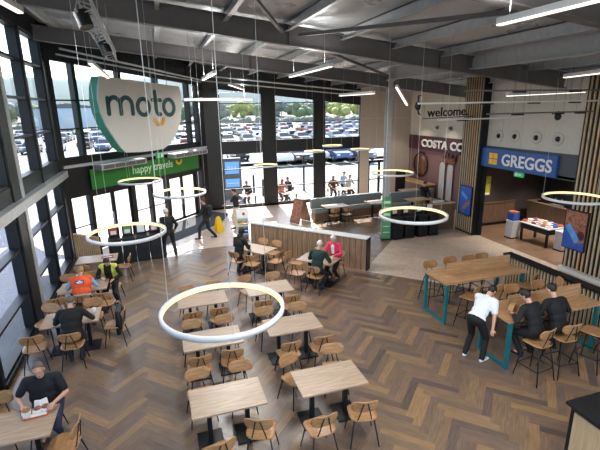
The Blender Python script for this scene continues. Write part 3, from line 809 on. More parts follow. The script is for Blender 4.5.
LAMPS = []
def linear_lamp(a, b, label, w=.09, h=.075):
    a = V(a); b = V(b); t = thing('linear_lamp', label, 'pendant lamp', a, 0, 'suspended linear lamps'); d = b-a
    mb = MB(); mb.span((0, 0, .008), d+V((0, 0, .008)), w, h); mb.build('housing', M['white'], t)
    mb = MB(); mb.span((0, 0, -h/2), d+V((0, 0, -h/2)), w*.8, .018); mb.build('diffuser', M['cool'], t)
    for k in (.12, .88):
        p = d*k; mb = MB(); mb.tube([p+V((0, 0, h/2)), p+V((0, 0, rz_((a+p).x)-.2-(a+p).z))], .004, 5); mb.build('hanging_wire', M['lightsteel'], t)
    LAMPS.append((a, b))
LL = [((-12, -8), (20, 10), 6.45, 'linear lamp at the top left corner by the glass'), ((90, 62), (108, 77), 6.13, 'lit linear lamp above the left of the big round sign'), ((203, 79), (215, 72), 6.0, 'short linear lamp right of the big round sign'),
      ((229, 84), (243, 89), 6.0, 'short linear lamp against the first upper window head'), ((290, 76), (331, 65), 6.0, 'linear lamp slanting over the middle windows'), 
      ((340, 95), (374, 92.5), 5.5, 'linear lamp left of the steel column'), ((499, 22), (606, -5), 6.1, 'long bright linear lamp at the top right'), ((565, 76), (612, 70), 5.7, 'linear lamp by the upper slats at the right edge'),
      ((184, 99.5), (252, 99), 5.35, 'thin linear lamp across the first upper window')]
for p, q, z, lb in LL:
    linear_lamp(at_z(*p, z), at_z(*q, z), lb, *((.05, .05) if 'thin' in lb else ()))
linear_lamp(at_y(396.5, 86, 12.1), at_y(407, 104, 12.7), 'steep tilted linear lamp right of the steel column')
# suspended track rails before the bakery wall
def rail(y, x0, x1, z, mtl, label, fix):
    t = thing('track_rail', label, 'track rail', (x0, y, z), 0, 'suspended track rails')
    mb = MB(); mb.box(((x1-x0)/2, 0, 0), (x1-x0, .04, .04)); mb.build('rail', mtl, t)
    for f in fix:
        mb = MB(); mb.box((f-x0, 0, -.035), (.38, .06, .035)); mb.build('mount', M['black'], t)
        for k in (-.17, .17): mb = MB(); mb.tube([(f-x0+k, 0, .02), (f-x0+k, 0, rz_(f)-.2-z)], .004, 5); mb.build('hanging_wire', M['greysteel'], t)
rail(9.3, 6.0, 11.85, 5.13, M['white'], 'white track rail, uppermost before the pale wall', (8.0, 9.5, 10.9))
rail(9.5, 8.2, 11.85, 4.84, M['greysteel'], 'grey track rail, lowest before the pale wall', (9.2, 10.6, 11.4))
rail(11.2, 7.9, 11.4, 4.66, M['white'], 'short white track rail in front of the slatted pier', (8.8,))
rail(8.9, 7.0, 11.85, 5.4, M['greysteel'], 'dark cable tray rail above the white rails', (8.6, 10.4))
linear_lamp((9.2, 9.95, 5.34), (11.8, 9.8, 5.42), 'long pale linear lamp in front of the upper wall', .1, .1)
# round black spot on the rail and the hanging script
t = thing('track_spotlight', 'black spotlight above the start of the welcome lettering', 'spotlight', at_y(418, 106, 11.6), 0, 'black track spotlights')
mb = MB(); mb.ell((0, 0, 0), (.1, .1, .13)); mb.cyl((0, 0, .1), .02, .2, 8); mb.build('lamp_head', M['black'], t)
mb = MB(); mb.tube([(0, 0, .12), (.02, 0, .3), (.1, 0, .3)], .02); mb.tube([(0, 0, -.1), (.03, 0, -.22), (.12, 0, -.26)], .025); mb.build('bracket', M['black'], t)
t = thing('track_spotlight', 'black spotlight on the lowest rail in front of the bakery wall', 'spotlight', at_y(558, 116, 9.5), 0, 'black track spotlights')
mb = MB(); mb.ell((0, 0, -.02), (.09, .09, .1)); mb.build('lamp_head', M['black'], t); mb = MB(); mb.cyl((0, 0, .06), .015, .08, 8); mb.build('bracket', M['black'], t)
for px, py, Y, lb in ((79, 3, 6.5, 'upper dark spotlight on the lattice truss'), (102, 36, 8.6, 'lower dark spotlight on the lattice truss')):
    t = thing('truss_spotlight', lb, 'spotlight', at_y(px, py, Y)); mb = MB(); mb.cyl((0, 0, -.1), .09, .2, 12, axis=(.3, -.2, -1)); mb.build('lamp_head', M['black'], t); mb = MB(); mb.tube([(0, 0, .05), (0, 0, .25)], .015); mb.build('bracket', M['black'], t)
t = thing('lattice_truss', 'silver lattice cable truss hanging under the roof by the round sign', 'truss', at_y(82, 2, 6.3)); a = V((0, 0, 0)); b = at_y(112, 56, 10.5)-at_y(82, 2, 6.3)
mb = MB(); d = b.normalized(); x, y, _ = frame_of(d); Lb = b.length; q = [x*.085+y*.085, -x*.085+y*.085, -x*.085-y*.085, x*.085-y*.085]
for c in q: mb.tube([a+c, b+c], .014, 5)
n = 16
for i in range(n):
    for k in range(4): mb.tube([a+d*(Lb*i/n)+q[k], a+d*(Lb*(i+1)/n)+q[(k+1) % 4]], .007, 4)
mb.build('lattice', M['galv'], t)
for k in (.05, .5, .95): p = b*k; mb = MB(); mb.tube([p, p+V((0, 0, 1.0 if k < .3 else (.8 if k < .7 else .95)))], .006, 5); mb.build('hanging_wire', M['lightsteel'], t)
t = thing('hanging_lettering', 'black script welcome lettering hung before the cafe wall', 'sign', at_y(424, 118, 11.6))
w = (at_y(474, 117, 11.6)-at_y(424, 118, 11.6)).length
mb = MB(); mb.tube([(-.05, 0, -.02), (w, 0, .02)], .013, 6); mb.build('rail', M['black'], t)
place_text('lettering', 'welcome.', M['black'], (.1, 0, .02), (1, 0, .02), (0, 0, 1), w-.35, .27, t, .012, .012)
for k in (.0, .35, .7, 1.0): mb = MB(); mb.tube([(w*k, 0, .01), (w*k, 0, 1.3)], .004, 5); mb.build('hanging_wire', M['greysteel'], t)

# ---------------------------------------------------------------- signs
o = thing('hanging_sign', 'big pale round-sided moto sign with a green edge, hung over the entrance', 'sign', ch(0, 1.0, 0))
pts = [(1.17, 6.22), (1.03, 5.85), (.97, 5.47), (1.02, 5.02), (1.16, 4.61), (1.34, 4.3), (1.52, 4.03), (1.69, 3.8), (1.91, 3.6), (2.57, 3.55), (3.36, 3.54), (3.85, 3.56), (4.31, 3.75), (4.73, 4.13), (5.02, 4.65), (5.17, 5.18), (5.19, 5.67), (5.08, 6.0)]
ZU = V((0, 0, 1)); L0 = V((0, 0, 0))
mb = MB(); mb.prism(pts, L0-NC*.05, DC, ZU, NC, .06); mb.build('face_board', M['panelgrey'], o)
q = [(3.1+(x-3.1)*.995, 4.9+(z-4.9)*.995) for x, z in pts]
mb = MB(); mb.prism(q, L0-NC*.44, DC, ZU, NC, .385); mb.build('edge_body', M['mint'], o)
mb = MB(); az = NC*.05; b0 = L0+NC*.012
S = lambda p, w=.15, m=0: stroke(mb, p, w, b0, DC, ZU, NC, .03, m)
tl = -.06
# m
S([(1.34, 5.5), (1.34, 4.98)]); S(arc2(1.61, 5.26, .27, .27, 180, 0)+[(1.88, 4.97)]); S(arc2(2.15, 5.26, .27, .27, 180, 0)+[(2.42, 4.96)])
S(arc2(2.97, 5.2, .29, .29, 90, 450, 28)); S([(3.64, 5.76), (3.64, 5.1)]+arc2(3.8, 5.1, .16, .19, 180, 285, 8)); S([(3.46, 5.46), (3.9, 5.45)]); S(arc2(4.36, 5.18, .3, .3, 90, 450, 28))
mb.build('lettering', M['dteal'], o)
mb = MB(); stroke(mb, arc2(3.74, 4.74, .25, .22, 180, 360), .13, b0, DC, ZU, NC, .03); mb.build('smile_mark', M['orange'], o)
mb = MB()
for s in (1.6, 4.6): mb.tube([DC*s-NC*.2+ZU*6.0, DC*s-NC*.2+ZU*7.0], .012, 6)
mb.build('hanger', M['greysteel'], o)
o = thing('banner_sign', 'long green happy travels banner above the entrance doors', 'sign', ch(0, .0, 0))
mb = MB(); mb.box(DC*4.1+NC*.03+ZU*2.68, (6.15, .05, .74), mx=RC); mb.build('banner_panel', M['green'], o)
place_text('lettering', 'happy travels', M['paleg'], DC*3.0+NC*.058+ZU*2.5, DC, ZU, 2.35, .42, o, .006, .01)
mb = MB(); stroke(mb, arc2(5.78, 2.86, .17, .17, 190, 350), .09, NC*.058, DC, ZU, NC, .01); mb.build('smile_mark', M['yellow'], o)
o = thing('exit_sign', 'small green running-man exit sign over the banner', 'exit sign', ch(4.55, .1, 3.2))
mb = MB(); mb.box(L0, (.42, .06, .24), mx=RC); mb.build('sign_body', M['exit'], o)
mb = MB(); b0 = NC*.032
stroke(mb, [(-.06, .04), (-.1, -.03)], .03, b0, DC, ZU, NC, .006); stroke(mb, [(-.1, -.03), (-.06, -.09)], .025, b0, DC, ZU, NC, .006); stroke(mb, [(-.1, -.03), (-.15, -.08)], .025, b0, DC, ZU, NC, .006); stroke(mb, arc2(-.04, .075, .012, .012, 0, 360, 8), .02, b0, DC, ZU, NC, .006)
mb.box(b0+DC*.1, (.1, .006, .17), mx=RC); mb.build('pictogram', M['paper'], o)
for s0, s1, z, lb in ((1.15, 3.35, 3.12, 'silver air curtain above the left pair of doors'), (5.0, 7.35, 3.12, 'silver air curtain above the right pair of doors')):
    o = thing('air_curtain', lb, 'air curtain', ch((s0+s1)/2, .32, z), 0, 'air curtains above the doors')
    mb = MB(); mb.box(L0, (s1-s0, .42, .2), mx=RC, bev=.012); mb.build('casing', M['alu'], o)
    for k in range(4):
        mb = MB(); w = (s1-s0-.2)/4
        mb.box(DC*((k-1.5)*w*1.02)+NC*.215, (w*.93, .012, .13), mx=RC)
        for j in range(5): mb.box(DC*((k-1.5)*w*1.02)+NC*.223+ZU*(-.05+j*.025), (w*.9, .006, .006), mx=RC)
        mb.build('grille', M['greysteel'], o)
    mb = MB(); mb.box(DC*(-.5)-NC*.2, (.06, .3, .06), mx=RC); mb.box(DC*(.5)-NC*.2, (.06, .3, .06), mx=RC); mb.build('wall_bracket', M['black'], o)
# bakery sign
o = thing('fascia_sign', 'blue GREGGS fascia sign with a yellow square mark', 'sign', (11.86, 12.1, 3.15)); AX = V((0, -1, 0))
mb = MB(); mb.box((-.02, -.03, 0), (.12, 3.4, .7), bev=.03); mb.build('sign_panel', M['gblue'], o)
place_text('lettering', 'GREGGS', M['white'], V((-.085, .56, -.22)), AX, ZU, 2.14, .42, o, .012, .02, 1.0)
mb = MB()
for i in (0, 1):
    for j in (0, 1): mb.box((-.09, 1.1-i*.22, -.13+j*.22), (.02, .19, .19))
mb.build('logo_mark', M['yellow'], o)
# cafe sign
o = thing('fascia_lettering', 'white COSTA COFFEE lettering on the maroon fascia', 'sign', (13.78, 20.2, 2.85))
place_text('lettering', 'COSTA COFFEE', M['white'], V((0, .6, .04)), AX, ZU, 4.9, .42, o, .03, .03, 1.05)
# round loudspeakers
for y, z, lb in ((13.13, 3.95, 'round wall speaker first from the slatted pier, above the blue sign'), (12.37, 3.97, 'round wall speaker second from the slatted pier'), (11.44, 3.98, 'round wall speaker third from the slatted pier'), (10.6, 3.99, 'round wall speaker nearest the bare right slats')):
    o = thing('wall_speaker', lb, 'speaker', (11.97, y, z), 0, 'round speakers on the pale wall')
    mb = MB(); mb.lathe([(0, 0), (.2, 0), (.21, .02), (.17, .045), (.1, .03), (.09, .012)], n=24, axis=(-1, 0, 0)); mb.build('baffle', M['cream'], o)
    mb = MB(); mb.lathe([(.085, .02), (.06, .07), (0, .08)], n=16, axis=(-1, 0, 0)); mb.build('cone', M['lens'], o)
for y, lb in ((19.6, 'small wall speaker first from the corner above the cafe sign'), (18.5, 'small wall speaker second from the corner above the cafe sign'), (17.3, 'small wall speaker by the slats above the cafe sign')):
    o = thing('wall_speaker', lb, 'speaker', (13.89, y, 3.95), 0, 'small speakers above the cafe sign')
    mb = MB(); mb.lathe([(0, .1), (.06, .1), (.1, .04), (.1, 0)], n=16, axis=(-1, 0, 0)); mb.build('baffle', M['greysteel'], o)
    mb = MB(); mb.lathe([(.0, .115), (.05, .105)], n=12, axis=(-1, 0, 0)); mb.build('cone', M['lens'], o)
M['screenblue'] = mat('pale_blue_print', (90, 150, 214), .45, 0, .2, 9)
# ---------------------------------------------------------------- fittings on the floor
def bin_unit(x, y, deg, card, lb, grp):
    o = thing('recycling_bin', lb, 'bin', (x, y, 0), math.radians(deg), grp)
    mb = MB(); mb.box((0, 0, .43), (.41, .44, .84), bev=.02); mb.build('bin_body', M['black'], o)
    mb = MB(); mb.box((0, -.235, .62), (.3, .012, .2)); mb.build('flap', M['anth'], o)
    mb = MB(); mb.box((0, -.0, .87), (.42, .45, .04), bev=.01); mb.build('bin_lid', M['anthpanel'], o)
    mb = MB(); mb.box((0, .18, 1.06), (.34, .03, .34)); mb.build('backboard', M['black'], o)
    mb = MB(); mb.box((0, .155, 1.09), (.24, .012, .26)); mb.box((0, .147, 1.05), (.18, .006, .13), mi=1); mb.build('label_card', [card, M['paper']], o)
for i, (x, c, w) in enumerate(((8.62, 'rust', 'first bin from the steel column, under a rust-coloured card'), (9.12, 'rust', 'second bin from the steel column, under a rust-coloured card'), (9.72, 'greencard', 'third bin from the steel column, under a green card'), (10.22, 'paper', 'fourth bin from the steel column, under a white card'))):
    bin_unit(x, 14.45, 0, M[c], 'black ' + w, 'recycling bins by the steel column')
for i, (c, w) in enumerate((('red', 'first bin from the glazed corner, under a red card'), ('greencard', 'second bin from the glazed corner, under a green card'), ('paper', 'third bin from the glazed corner, under a white card'), ('red', 'fourth bin from the glazed corner, under a red card'))):
    bin_unit(-1.72+i*.44, 15.36+i*.05, 6, M[c], 'black ' + w, 'recycling bins in the glazed corner')
o = thing('information_panel', 'tall green and white panel at the end of the bin row', 'panel', (8.2, 14.5, 0))
mb = MB(); mb.box((0, 0, .85), (.34, .1, 1.7), rz=-.3, bev=.01); mb.build('panel_board', M['greencard'], o)
R3 = Matrix.Rotation(-.3, 3, 'Z')
for k in range(6): mb = MB(); mb.box(R3 @ V((0, -.055, .3+k*.24)), (.26, .008, .1 if k > 2 else .03), rz=-.3); mb.build('text_strip', M['paleg'], o)
mb = MB(); mb.box((0, 0, .02), (.4, .3, .04), rz=-.3); mb.build('foot', M['black'], o)
# newspaper stand
o = thing('newspaper_stand', 'pale grey newspaper stand at the end of the low partition', 'stand', (2.7, 15.4, 0), math.radians(-6))
mb = MB()
for x in (-.2, .2): mb.box((x, 0, .75), (.03, .34, 1.5))
mb.box((0, .15, .75), (.38, .03, 1.5)); mb.box((0, -.02, .05), (.38, .32, .06)); mb.build('stand_body', M['panelgrey'], o)
mb = MB(); mb.box((0, -.15, 1.36), (.38, .03, .3)); mb.ell((.05, -.168, 1.37), (.05, .006, .06), mi=1); mb.build('header_card', [M['paper'], M['red']], o)
for k, z in enumerate((.3, .62, .94)):
    mb = MB(); mb.box((0, -.04, z), (.37, .26, .02), mx=Matrix.Rotation(.35, 3, 'X')); mb.build('shelf', M['panelgrey'], o)
NP = None
for k, z in enumerate((.33, .65, .97)):
    for j in range(2):
        lb = 'folded newspaper on the %s shelf of the stand, %s pile' % (('bottom', 'middle', 'top')[k], ('door side', 'table side')[j])
        p = V((2.7, 15.4, 0))+Matrix.Rotation(math.radians(-6), 3, 'Z') @ V((-.092+.184*j, -.06, z+.035))
        n = thing('newspaper', lb, 'newspaper', p, math.radians(-6), 'newspapers on the stand')
        mb = MB(); mb.box((0, 0, 0), (.17, .2, .04), mx=Matrix.Rotation(.35, 3, 'X'), bev=.006); mb.build('page_block', M[('paper', 'foodpr', 'paper', 'bluepr', 'yelpr', 'paper')[k*2+j]], n)
        mb = MB(); mb.box((0, -.015, .024), (.14, .08, .004), mx=Matrix.Rotation(.35, 3, 'X')); mb.build('front_picture', M[('red', 'rust', 'bluepr', 'paper', 'foodpr', 'red')[k*2+j]], n)
# wet floor sign
o = thing('wet_floor_sign', 'bright yellow folding wet floor sign between the walking people', 'safety sign', (2.15, 18.1, 0), .3)
for s in (-1, 1):
    mb = MB(); q = [(-.16, 0), (.16, 0), (.13, .3), (.09, .62), (.05, .64), (-.05, .64), (-.09, .62), (-.13, .3)]
    mb.prism(q, (0, s*.17, 0), (1, 0, 0), V((0, -s*.15, .64)).normalized(), (0, s*.98, .2), .018); mb.build('sign_leaf', M['safetyyel'], o)
mb = MB(); mb.box((0, 0, .64), (.12, .06, .04), bev=.01); mb.build('hinge_cap', M['safetyyel'], o)
# A board
o = thing('sandwich_board', 'tall folding sandwich board standing before the window terrace', 'sign', (5.88, 18.25, 0), math.radians(118))
for s in (-1, 1):
    sl = V((0, -s*.34, 1.05)).normalized(); nr = V((0, s*1.05, .34)).normalized()
    mb = MB(); mb.prism([(-.3, 0), (.3, 0), (.3, 1.12), (-.3, 1.12)], (0, s*.37, .01), (1, 0, 0), sl, nr, .03); mb.build('board_leaf', M['walnutd'], o)
    mb = MB(); mb.prism([(-.25, .1), (.25, .1), (.25, 1.05), (-.25, 1.05)], V((0, s*.37, .01))+nr*(.031), (1, 0, 0), sl, nr, .004); mb.build('poster', M['foodpr'], o)
# banquette beyond the partition
o = thing('banquette', 'long grey-green leather banquette before the windows', 'bench', (8.4, 18.75, 0), math.radians(4))
mb = MB(); mb.box((0, 0, .72), (3.8, .2, .5), bev=.05); mb.build('backrest', M['banq'], o)
mb = MB(); mb.box((0, -.32, .42), (3.8, .5, .12), bev=.04); mb.build('seat', M['banq'], o)
mb = MB(); mb.box((0, -.3, .18), (3.76, .44, .36)); mb.build('plinth', M['walnutd'], o)
o = thing('banquette', 'shorter grey-green banquette behind the bins, towards the cafe', 'bench', (11.9, 18.6, 0), math.radians(4))
mb = MB(); mb.box((0, 0, .72), (2.6, .2, .5), bev=.05); mb.build('backrest', M['banq'], o)
mb = MB(); mb.box((0, -.32, .42), (2.6, .5, .12), bev=.04); mb.build('seat', M['banq'], o)
mb = MB(); mb.box((0, -.3, .18), (2.56, .44, .36)); mb.build('plinth', M['walnutd'], o)
for x, y, lb in ((7.4, 17.75, 'oak table in sunlight before the long banquette'), (9.6, 17.8, 'oak table before the long banquette, beside the steel column'), (11.6, 17.6, 'oak table before the shorter banquette, behind the bins'), (12.6, 19.8, 'oak table under the cafe mirror')):
    table(x, y, 2, lb)
for x, y, d, lb in ((7.1, 17.15, 0, 'chair at the sunlit table, window side'), (7.7, 17.15, 4, 'chair at the sunlit table, column side'), (9.6, 17.2, 0, 'chair at the banquette table beside the column'), (11.3, 17.0, -4, 'chair at the cafe table behind the third bin'), (11.95, 17.0, 4, 'chair at the cafe table behind the fourth bin')):
    seat(CH, x, y, d, lb)

# bakery contents
def box_thing(name, lb, cat, loc, parts, rz=0, grp=None):
    o = thing(name, lb, cat, loc, rz, grp)
    for nm, mt, fn in parts: mb = MB(); fn(mb); mb.build(nm, M[mt], o)
    return o
o = box_thing('display_table', 'black-framed bakery display table covered in packs', 'table', (13.4, 12.05, 0), [
    ('tabletop', 'paper', lambda m: m.box((0, 0, .7), (.8, 1.3, .04), bev=.005)), ('apron', 'black', lambda m: m.box((0, 0, .58), (.76, 1.26, .2)))])
for x in (-.34, .34):
    for y in (-.58, .58): mb = MB(); mb.box((x, y, .25), (.07, .07, .5)); mb.build('leg', M['black'], o)
rnd = random.Random(5); pc = ['paper', 'cardboard', 'paper', 'foodpr', 'paper', 'rust', 'bluepr']
pos = [(i, j) for i in range(3) for j in range(6)]
for k, (i, j) in enumerate(pos):
    o = thing('bakery_pack', 'small wrapped bakery pack laid out on the display table', 'pack', (13.15+i*.25, 11.52+j*.212, .721), rnd.uniform(-.2, .2), 'packs on the bakery display table')
    mb = MB(); mb.box((0, 0, .04), (.18, .165, .08), bev=.012); mb.build('pack_box', M[pc[k % 7]], o)
    mb = MB(); mb.box((0, 0, .083), (.1, .11, .006)); mb.build('pack_label', M[('foodpr', 'red', 'bluepr', 'paper')[k % 4]], o)
for x, y, lb in ((12.9, 12.95, 'pale slatted bin left of the bakery display table'), (13.35, 11.1, 'pale slatted bin between display table and food poster')):
    box_thing('waste_bin', lb, 'bin', (x, y, 0), [('bin_body', 'arch', lambda m: [m.box((0, 0, .35), (.34, .34, .64), bev=.01)]+[m.box((-.173, -.13+.065*k, .35), (.01, .04, .58)) for k in range(5)]), ('plinth', 'black', lambda m: m.box((0, 0, .02), (.36, .36, .04))), ('bin_lid', 'panelgrey', lambda m: m.box((0, 0, .69), (.36, .36, .04), bev=.01))], 0, 'pale bakery bins')
box_thing('snack_display', 'blue display box of snacks on the bakery bin', 'display', (12.9, 12.95, .712), [('display_box', 'bluepr', lambda m: m.box((0, 0, .15), (.28, .3, .3), bev=.01)), ('snack_row', 'rust', lambda m: [m.box((-.09+.09*k, -.0, .325), (.08, .3, .06), bev=.01) for k in range(3)])])
box_thing('service_counter', 'wooden bakery service counter along the back', 'counter', (15.4, 12.6, 0), [('counter_body', 'walnutd', lambda m: m.box((0, 0, .5), (.7, 3.6, 1.0))), ('countertop', 'walnutd', lambda m: m.box((-.02, 0, 1.02), (.8, 3.64, .05), bev=.008)), ('plinth', 'black', lambda m: m.box((-.36, 0, .05), (.02, 3.5, .1)))])
box_thing('glass_counter', 'pale bakery display counter with a pastry picture', 'counter', (15.2, 9.6, 0), [('counter_body', 'arch', lambda m: m.box((0, 0, .6), (.7, 2.2, 1.2))), ('picture', 'foodpr', lambda m: m.box((-.36, 0, .8), (.02, 1.3, .5)))])
box_thing('coffee_machine', 'dark coffee machine on the bakery counter', 'machine', (15.4, 13.0, 1.046), [('machine_body', 'anth', lambda m: m.box((0, 0, .25), (.45, .7, .5), bev=.03)), ('drip_tray', 'alu', lambda m: m.box((-.25, 0, .04), (.12, .5, .04))), ('spout', 'alu', lambda m: [m.box((-.25, y, .25), (.06, .05, .12)) for y in (-.15, .15)])])
box_thing('jar_rack', 'rack of dark jars beside the coffee machine', 'rack', (15.35, 13.75, 1.046), [('rack_frame', 'black', lambda m: [m.box((0, 0, z), (.3, .6, .03)) for z in (.02, .3)]+[m.box((0, y, .2), (.03, .03, .4)) for y in (-.28, .28)]), ('jar', 'copper', lambda m: [m.cyl((0, -.2+.13*k, .035), .05, .16, 12) for k in range(4)])])
box_thing('wall_shelf', 'lit back shelf of baked goods behind the bakery counter', 'shelf', (16.4, 11.2, 1.4), [('shelf_board', 'slat', lambda m: [m.box((0, 0, z), (.35, 3.0, .04)) for z in (0, .45, .9)]), ('bread_row', 'cardboard', lambda m: [m.ell((-.02, -1.2+.4*k, .1+.45*(k % 2)), (.12, .16, .08)) for k in range(7)])])
box_thing('menu_screen', 'lit menu screen high on the bakery back wall', 'screen', (16.5, 12.9, 2.35), [('bezel', 'black', lambda m: m.box((0, 0, 0), (.06, 1.2, .6))), ('display', 'bluepr', lambda m: m.box((-.034, 0, 0), (.008, 1.12, .52)))])
box_thing('wall_poster', 'yellow and green offer poster on the dark bakery side wall', 'poster', (13.0, 14.74, 1.75), [('poster_sheet', 'yelpr', lambda m: m.box((0, 0, 0), (.5, .02, .8))), ('price_strip', 'paper', lambda m: m.box((0, -.012, -.34), (.44, .006, .1)))])
box_thing('wall_poster', 'blue drinks poster on the slatted pier beside the cafe', 'poster', (11.56, 14.15, 1.36), [('poster_frame', 'black', lambda m: m.box((0, 0, 0), (.04, .72, 1.18))), ('poster_sheet', 'bluepr', lambda m: m.box((-.024, 0, 0), (.008, .66, 1.12))), ('cup_print', 'foodpr', lambda m: m.box((-.03, -.06, -.2), (.006, .16, .6), mx=Matrix.Rotation(.7, 3, 'X'))), ('band_print', 'screenblue', lambda m: m.box((-.029, .05, .2), (.005, .12, .4), mx=Matrix.Rotation(-1.0, 3, 'X')))])
box_thing('wall_poster', 'pastry and drink poster on the bare slatted pier at right', 'poster', (11.76, 9.38, 1.36), [('poster_frame', 'black', lambda m: m.box((0, 0, 0), (.05, .76, 1.22))), ('poster_sheet', 'foodpr', lambda m: m.box((-.03, 0, 0), (.008, .7, 1.16))), ('blue_print', 'bluepr', lambda m: m.prism([(-.35, -.58), (.35, -.58), (.35, -.3), (.05, -.42), (-.35, .1)], (-.034, 0, 0), (0, -1, 0), ZU, (-1, 0, 0), .006)), ('bottle_print', 'screenblue', lambda m: m.box((-.043, .05, -.1), (.006, .2, .6), mx=Matrix.Rotation(-.7, 3, 'X'))), ('patch_print', 'maroon', lambda m: m.ell((-.036, -.22, -.12), (.004, .12, .14)))])
box_thing('hanging_strip', 'small pale yellow sign arm on the right slats', 'sign', (11.74, 7.9, 1.5), [('strip_panel', 'yelpr', lambda m: m.box((0, 0, 0), (.03, .5, .22), bev=.008)), ('bracket', 'black', lambda m: m.box((.04, 0, 0), (.08, .04, .04)))])
box_thing('exit_sign', 'small green exit sign under the blue sign', 'exit sign', (11.88, 11.9, 2.69), [('sign_body', 'exit', lambda m: m.box((0, 0, 0), (.05, .42, .16))), ('pictogram', 'paper', lambda m: [m.box((-.028, .1, 0), (.006, .1, .1)), m.box((-.028, -.05, 0), (.006, .14, .03))])])
# cafe side
o = thing('wall_mirror', 'round bronze mirror on the mauve cafe wall', 'mirror', (13.88, 20.9, 1.9))
mb = MB(); mb.lathe([(0, .05), (.62, .05), (.66, .03), (.66, 0)], n=32, axis=(-1, 0, 0)); mb.build('mirror_disc', M['copper'], o)
mb = MB(); mb.tube([(-.05, .66*math.cos(2*PI*k/32), .66*math.sin(2*PI*k/32)) for k in range(32)], .03, 6, closed=True); mb.build('rim', M['black'], o)
for y, h, lb in ((18.9, 2.0, 'pale arched panel on the cafe wall, first from the mirror'), (18.25, 2.0, 'pale arched panel on the cafe wall, middle one'), (17.3, 2.0, 'pale arched panel on the cafe wall, beside the slats')):
    o = thing('arched_panel', lb, 'wall panel', (13.86, y, .35), 0, 'arched panels on the cafe wall')
    mb = MB(); mb.prism([(-.22, 0), (.22, 0), (.22, h-.35)]+arc2(0, h-.35, .22, .25, 0, 180, 12)[1:]+[], L0, (0, -1, 0), ZU, (-1, 0, 0), .04); mb.build('panel_board', M['arch'], o)
    mb = MB(); mb.tube([(-.03, -.23, 0), (-.03, -.23, h-.35)]+[(-.03, -c[0]*1.05, c[1]) for c in arc2(0, h-.35, .22, .26, 180, 0, 10)]+[(-.03, .23, 0)], .012, 5); mb.build('edge_trim', M['copper'], o)
o = thing('wall_sculpture', 'dark carved crest above the arched cafe panels', 'wall decoration', (13.84, 18.35, 2.35))
mb = MB(); mb.ell((0, 0, 0), (.05, .5, .2)); mb.build('crest_body', M['copper'], o)
for y in (-.42, -.15, .15, .42): mb = MB(); mb.cap((0, y, .1), (-.02, y*1.15, .42), .06, .03); mb.build('crest_point', M['copper'], o)
box_thing('cafe_counter', 'wooden cafe counter under the round mirror', 'counter', (13.45, 20.6, 0), [('counter_body', 'walnutd', lambda m: m.box((0, 0, .5), (.6, 2.6, 1.0))), ('countertop', 'slat', lambda m: m.box((-.02, 0, 1.02), (.7, 2.7, .05), bev=.008))])
box_thing('cafe_screen', 'dark upright menu board standing at the cafe end', 'sign', (12.6, 20.9, 0), [('board', 'anth', lambda m: m.box((0, 0, .95), (.6, .05, 1.4), bev=.01)), ('foot', 'black', lambda m: m.box((0, 0, .02), (.5, .4, .04))), ('post', 'black', lambda m: m.box((0, .02, .2), (.06, .04, .4)))])
box_thing('folded_sign', 'yellow and white folding sign by the slatted pier', 'sign', (11.35, 15.6, 0), [('sign_leaf', 'paper', lambda m: [m.box((0, s*.16, .55), (.5, .025, 1.1), mx=Matrix.Rotation(s*.22, 3, 'X')) for s in (-1, 1)]), ('sign_print', 'safetyyel', lambda m: m.box((0, -.175, .7), (.34, .01, .5), mx=Matrix.Rotation(-.22, 3, 'X')))])
# counter at the lower right
o = thing('serving_station', 'dark-topped beige cabinet at the bottom right corner', 'cabinet', (5.95, 2.9, 0))
mb = MB(); mb.box((.02, 0, .5), (1.5, 1.8, .92)); mb.build('cabinet_body', M['black'], o)
mb = MB(); mb.box((0, 0, .985), (1.58, 1.9, .05), bev=.006); mb.build('cabinet_top', M['anthpanel'], o)
mb = MB(); mb.box((-.74, 0, .5), (.02, 1.66, .8)); mb.build('side_panel', M['tan'], o)
mb = MB(); mb.box((0, .905, .5), (1.36, .02, .8)); mb.build('end_panel', M['tan'], o)
o = thing('cable_coil', 'pale loop of cable on the dark cabinet top', 'cable', (5.42, 3.4, 1.011)); mb = MB(); mb.tube([(.11*math.cos(a*.35), .085*math.sin(a*.35), .012+.002*a) for a in range(18)], .009, 6, closed=False); mb.build('coil', M['arch'], o)
mb = MB(); mb.cyl((.115, 0, 0), .016, .05, 10); mb.build('plug', M['white'], o)
o = thing('cleaning_cloth', 'folded white and blue cloth on the dark cabinet top', 'cloth', (5.7, 3.22, 1.011), .4)
mb = MB(); mb.box((0, 0, .018), (.24, .16, .034), bev=.012); mb.build('cloth_fold', M['paper'], o)
mb = MB(); mb.box((-.06, -.02, .042), (.1, .12, .014), bev=.006); mb.build('blue_fold', M['bluepr'], o)
o = thing('drinking_cup', 'small pale cup beside the cloth on the dark cabinet', 'cup', (5.8, 3.5, 1.011))
mb = MB(); mb.lathe([(0, 0), (.03, 0), (.042, .1), (.038, .1), (.028, .01), (0, .01)], n=18); mb.build('cup_body', M['paper'], o)

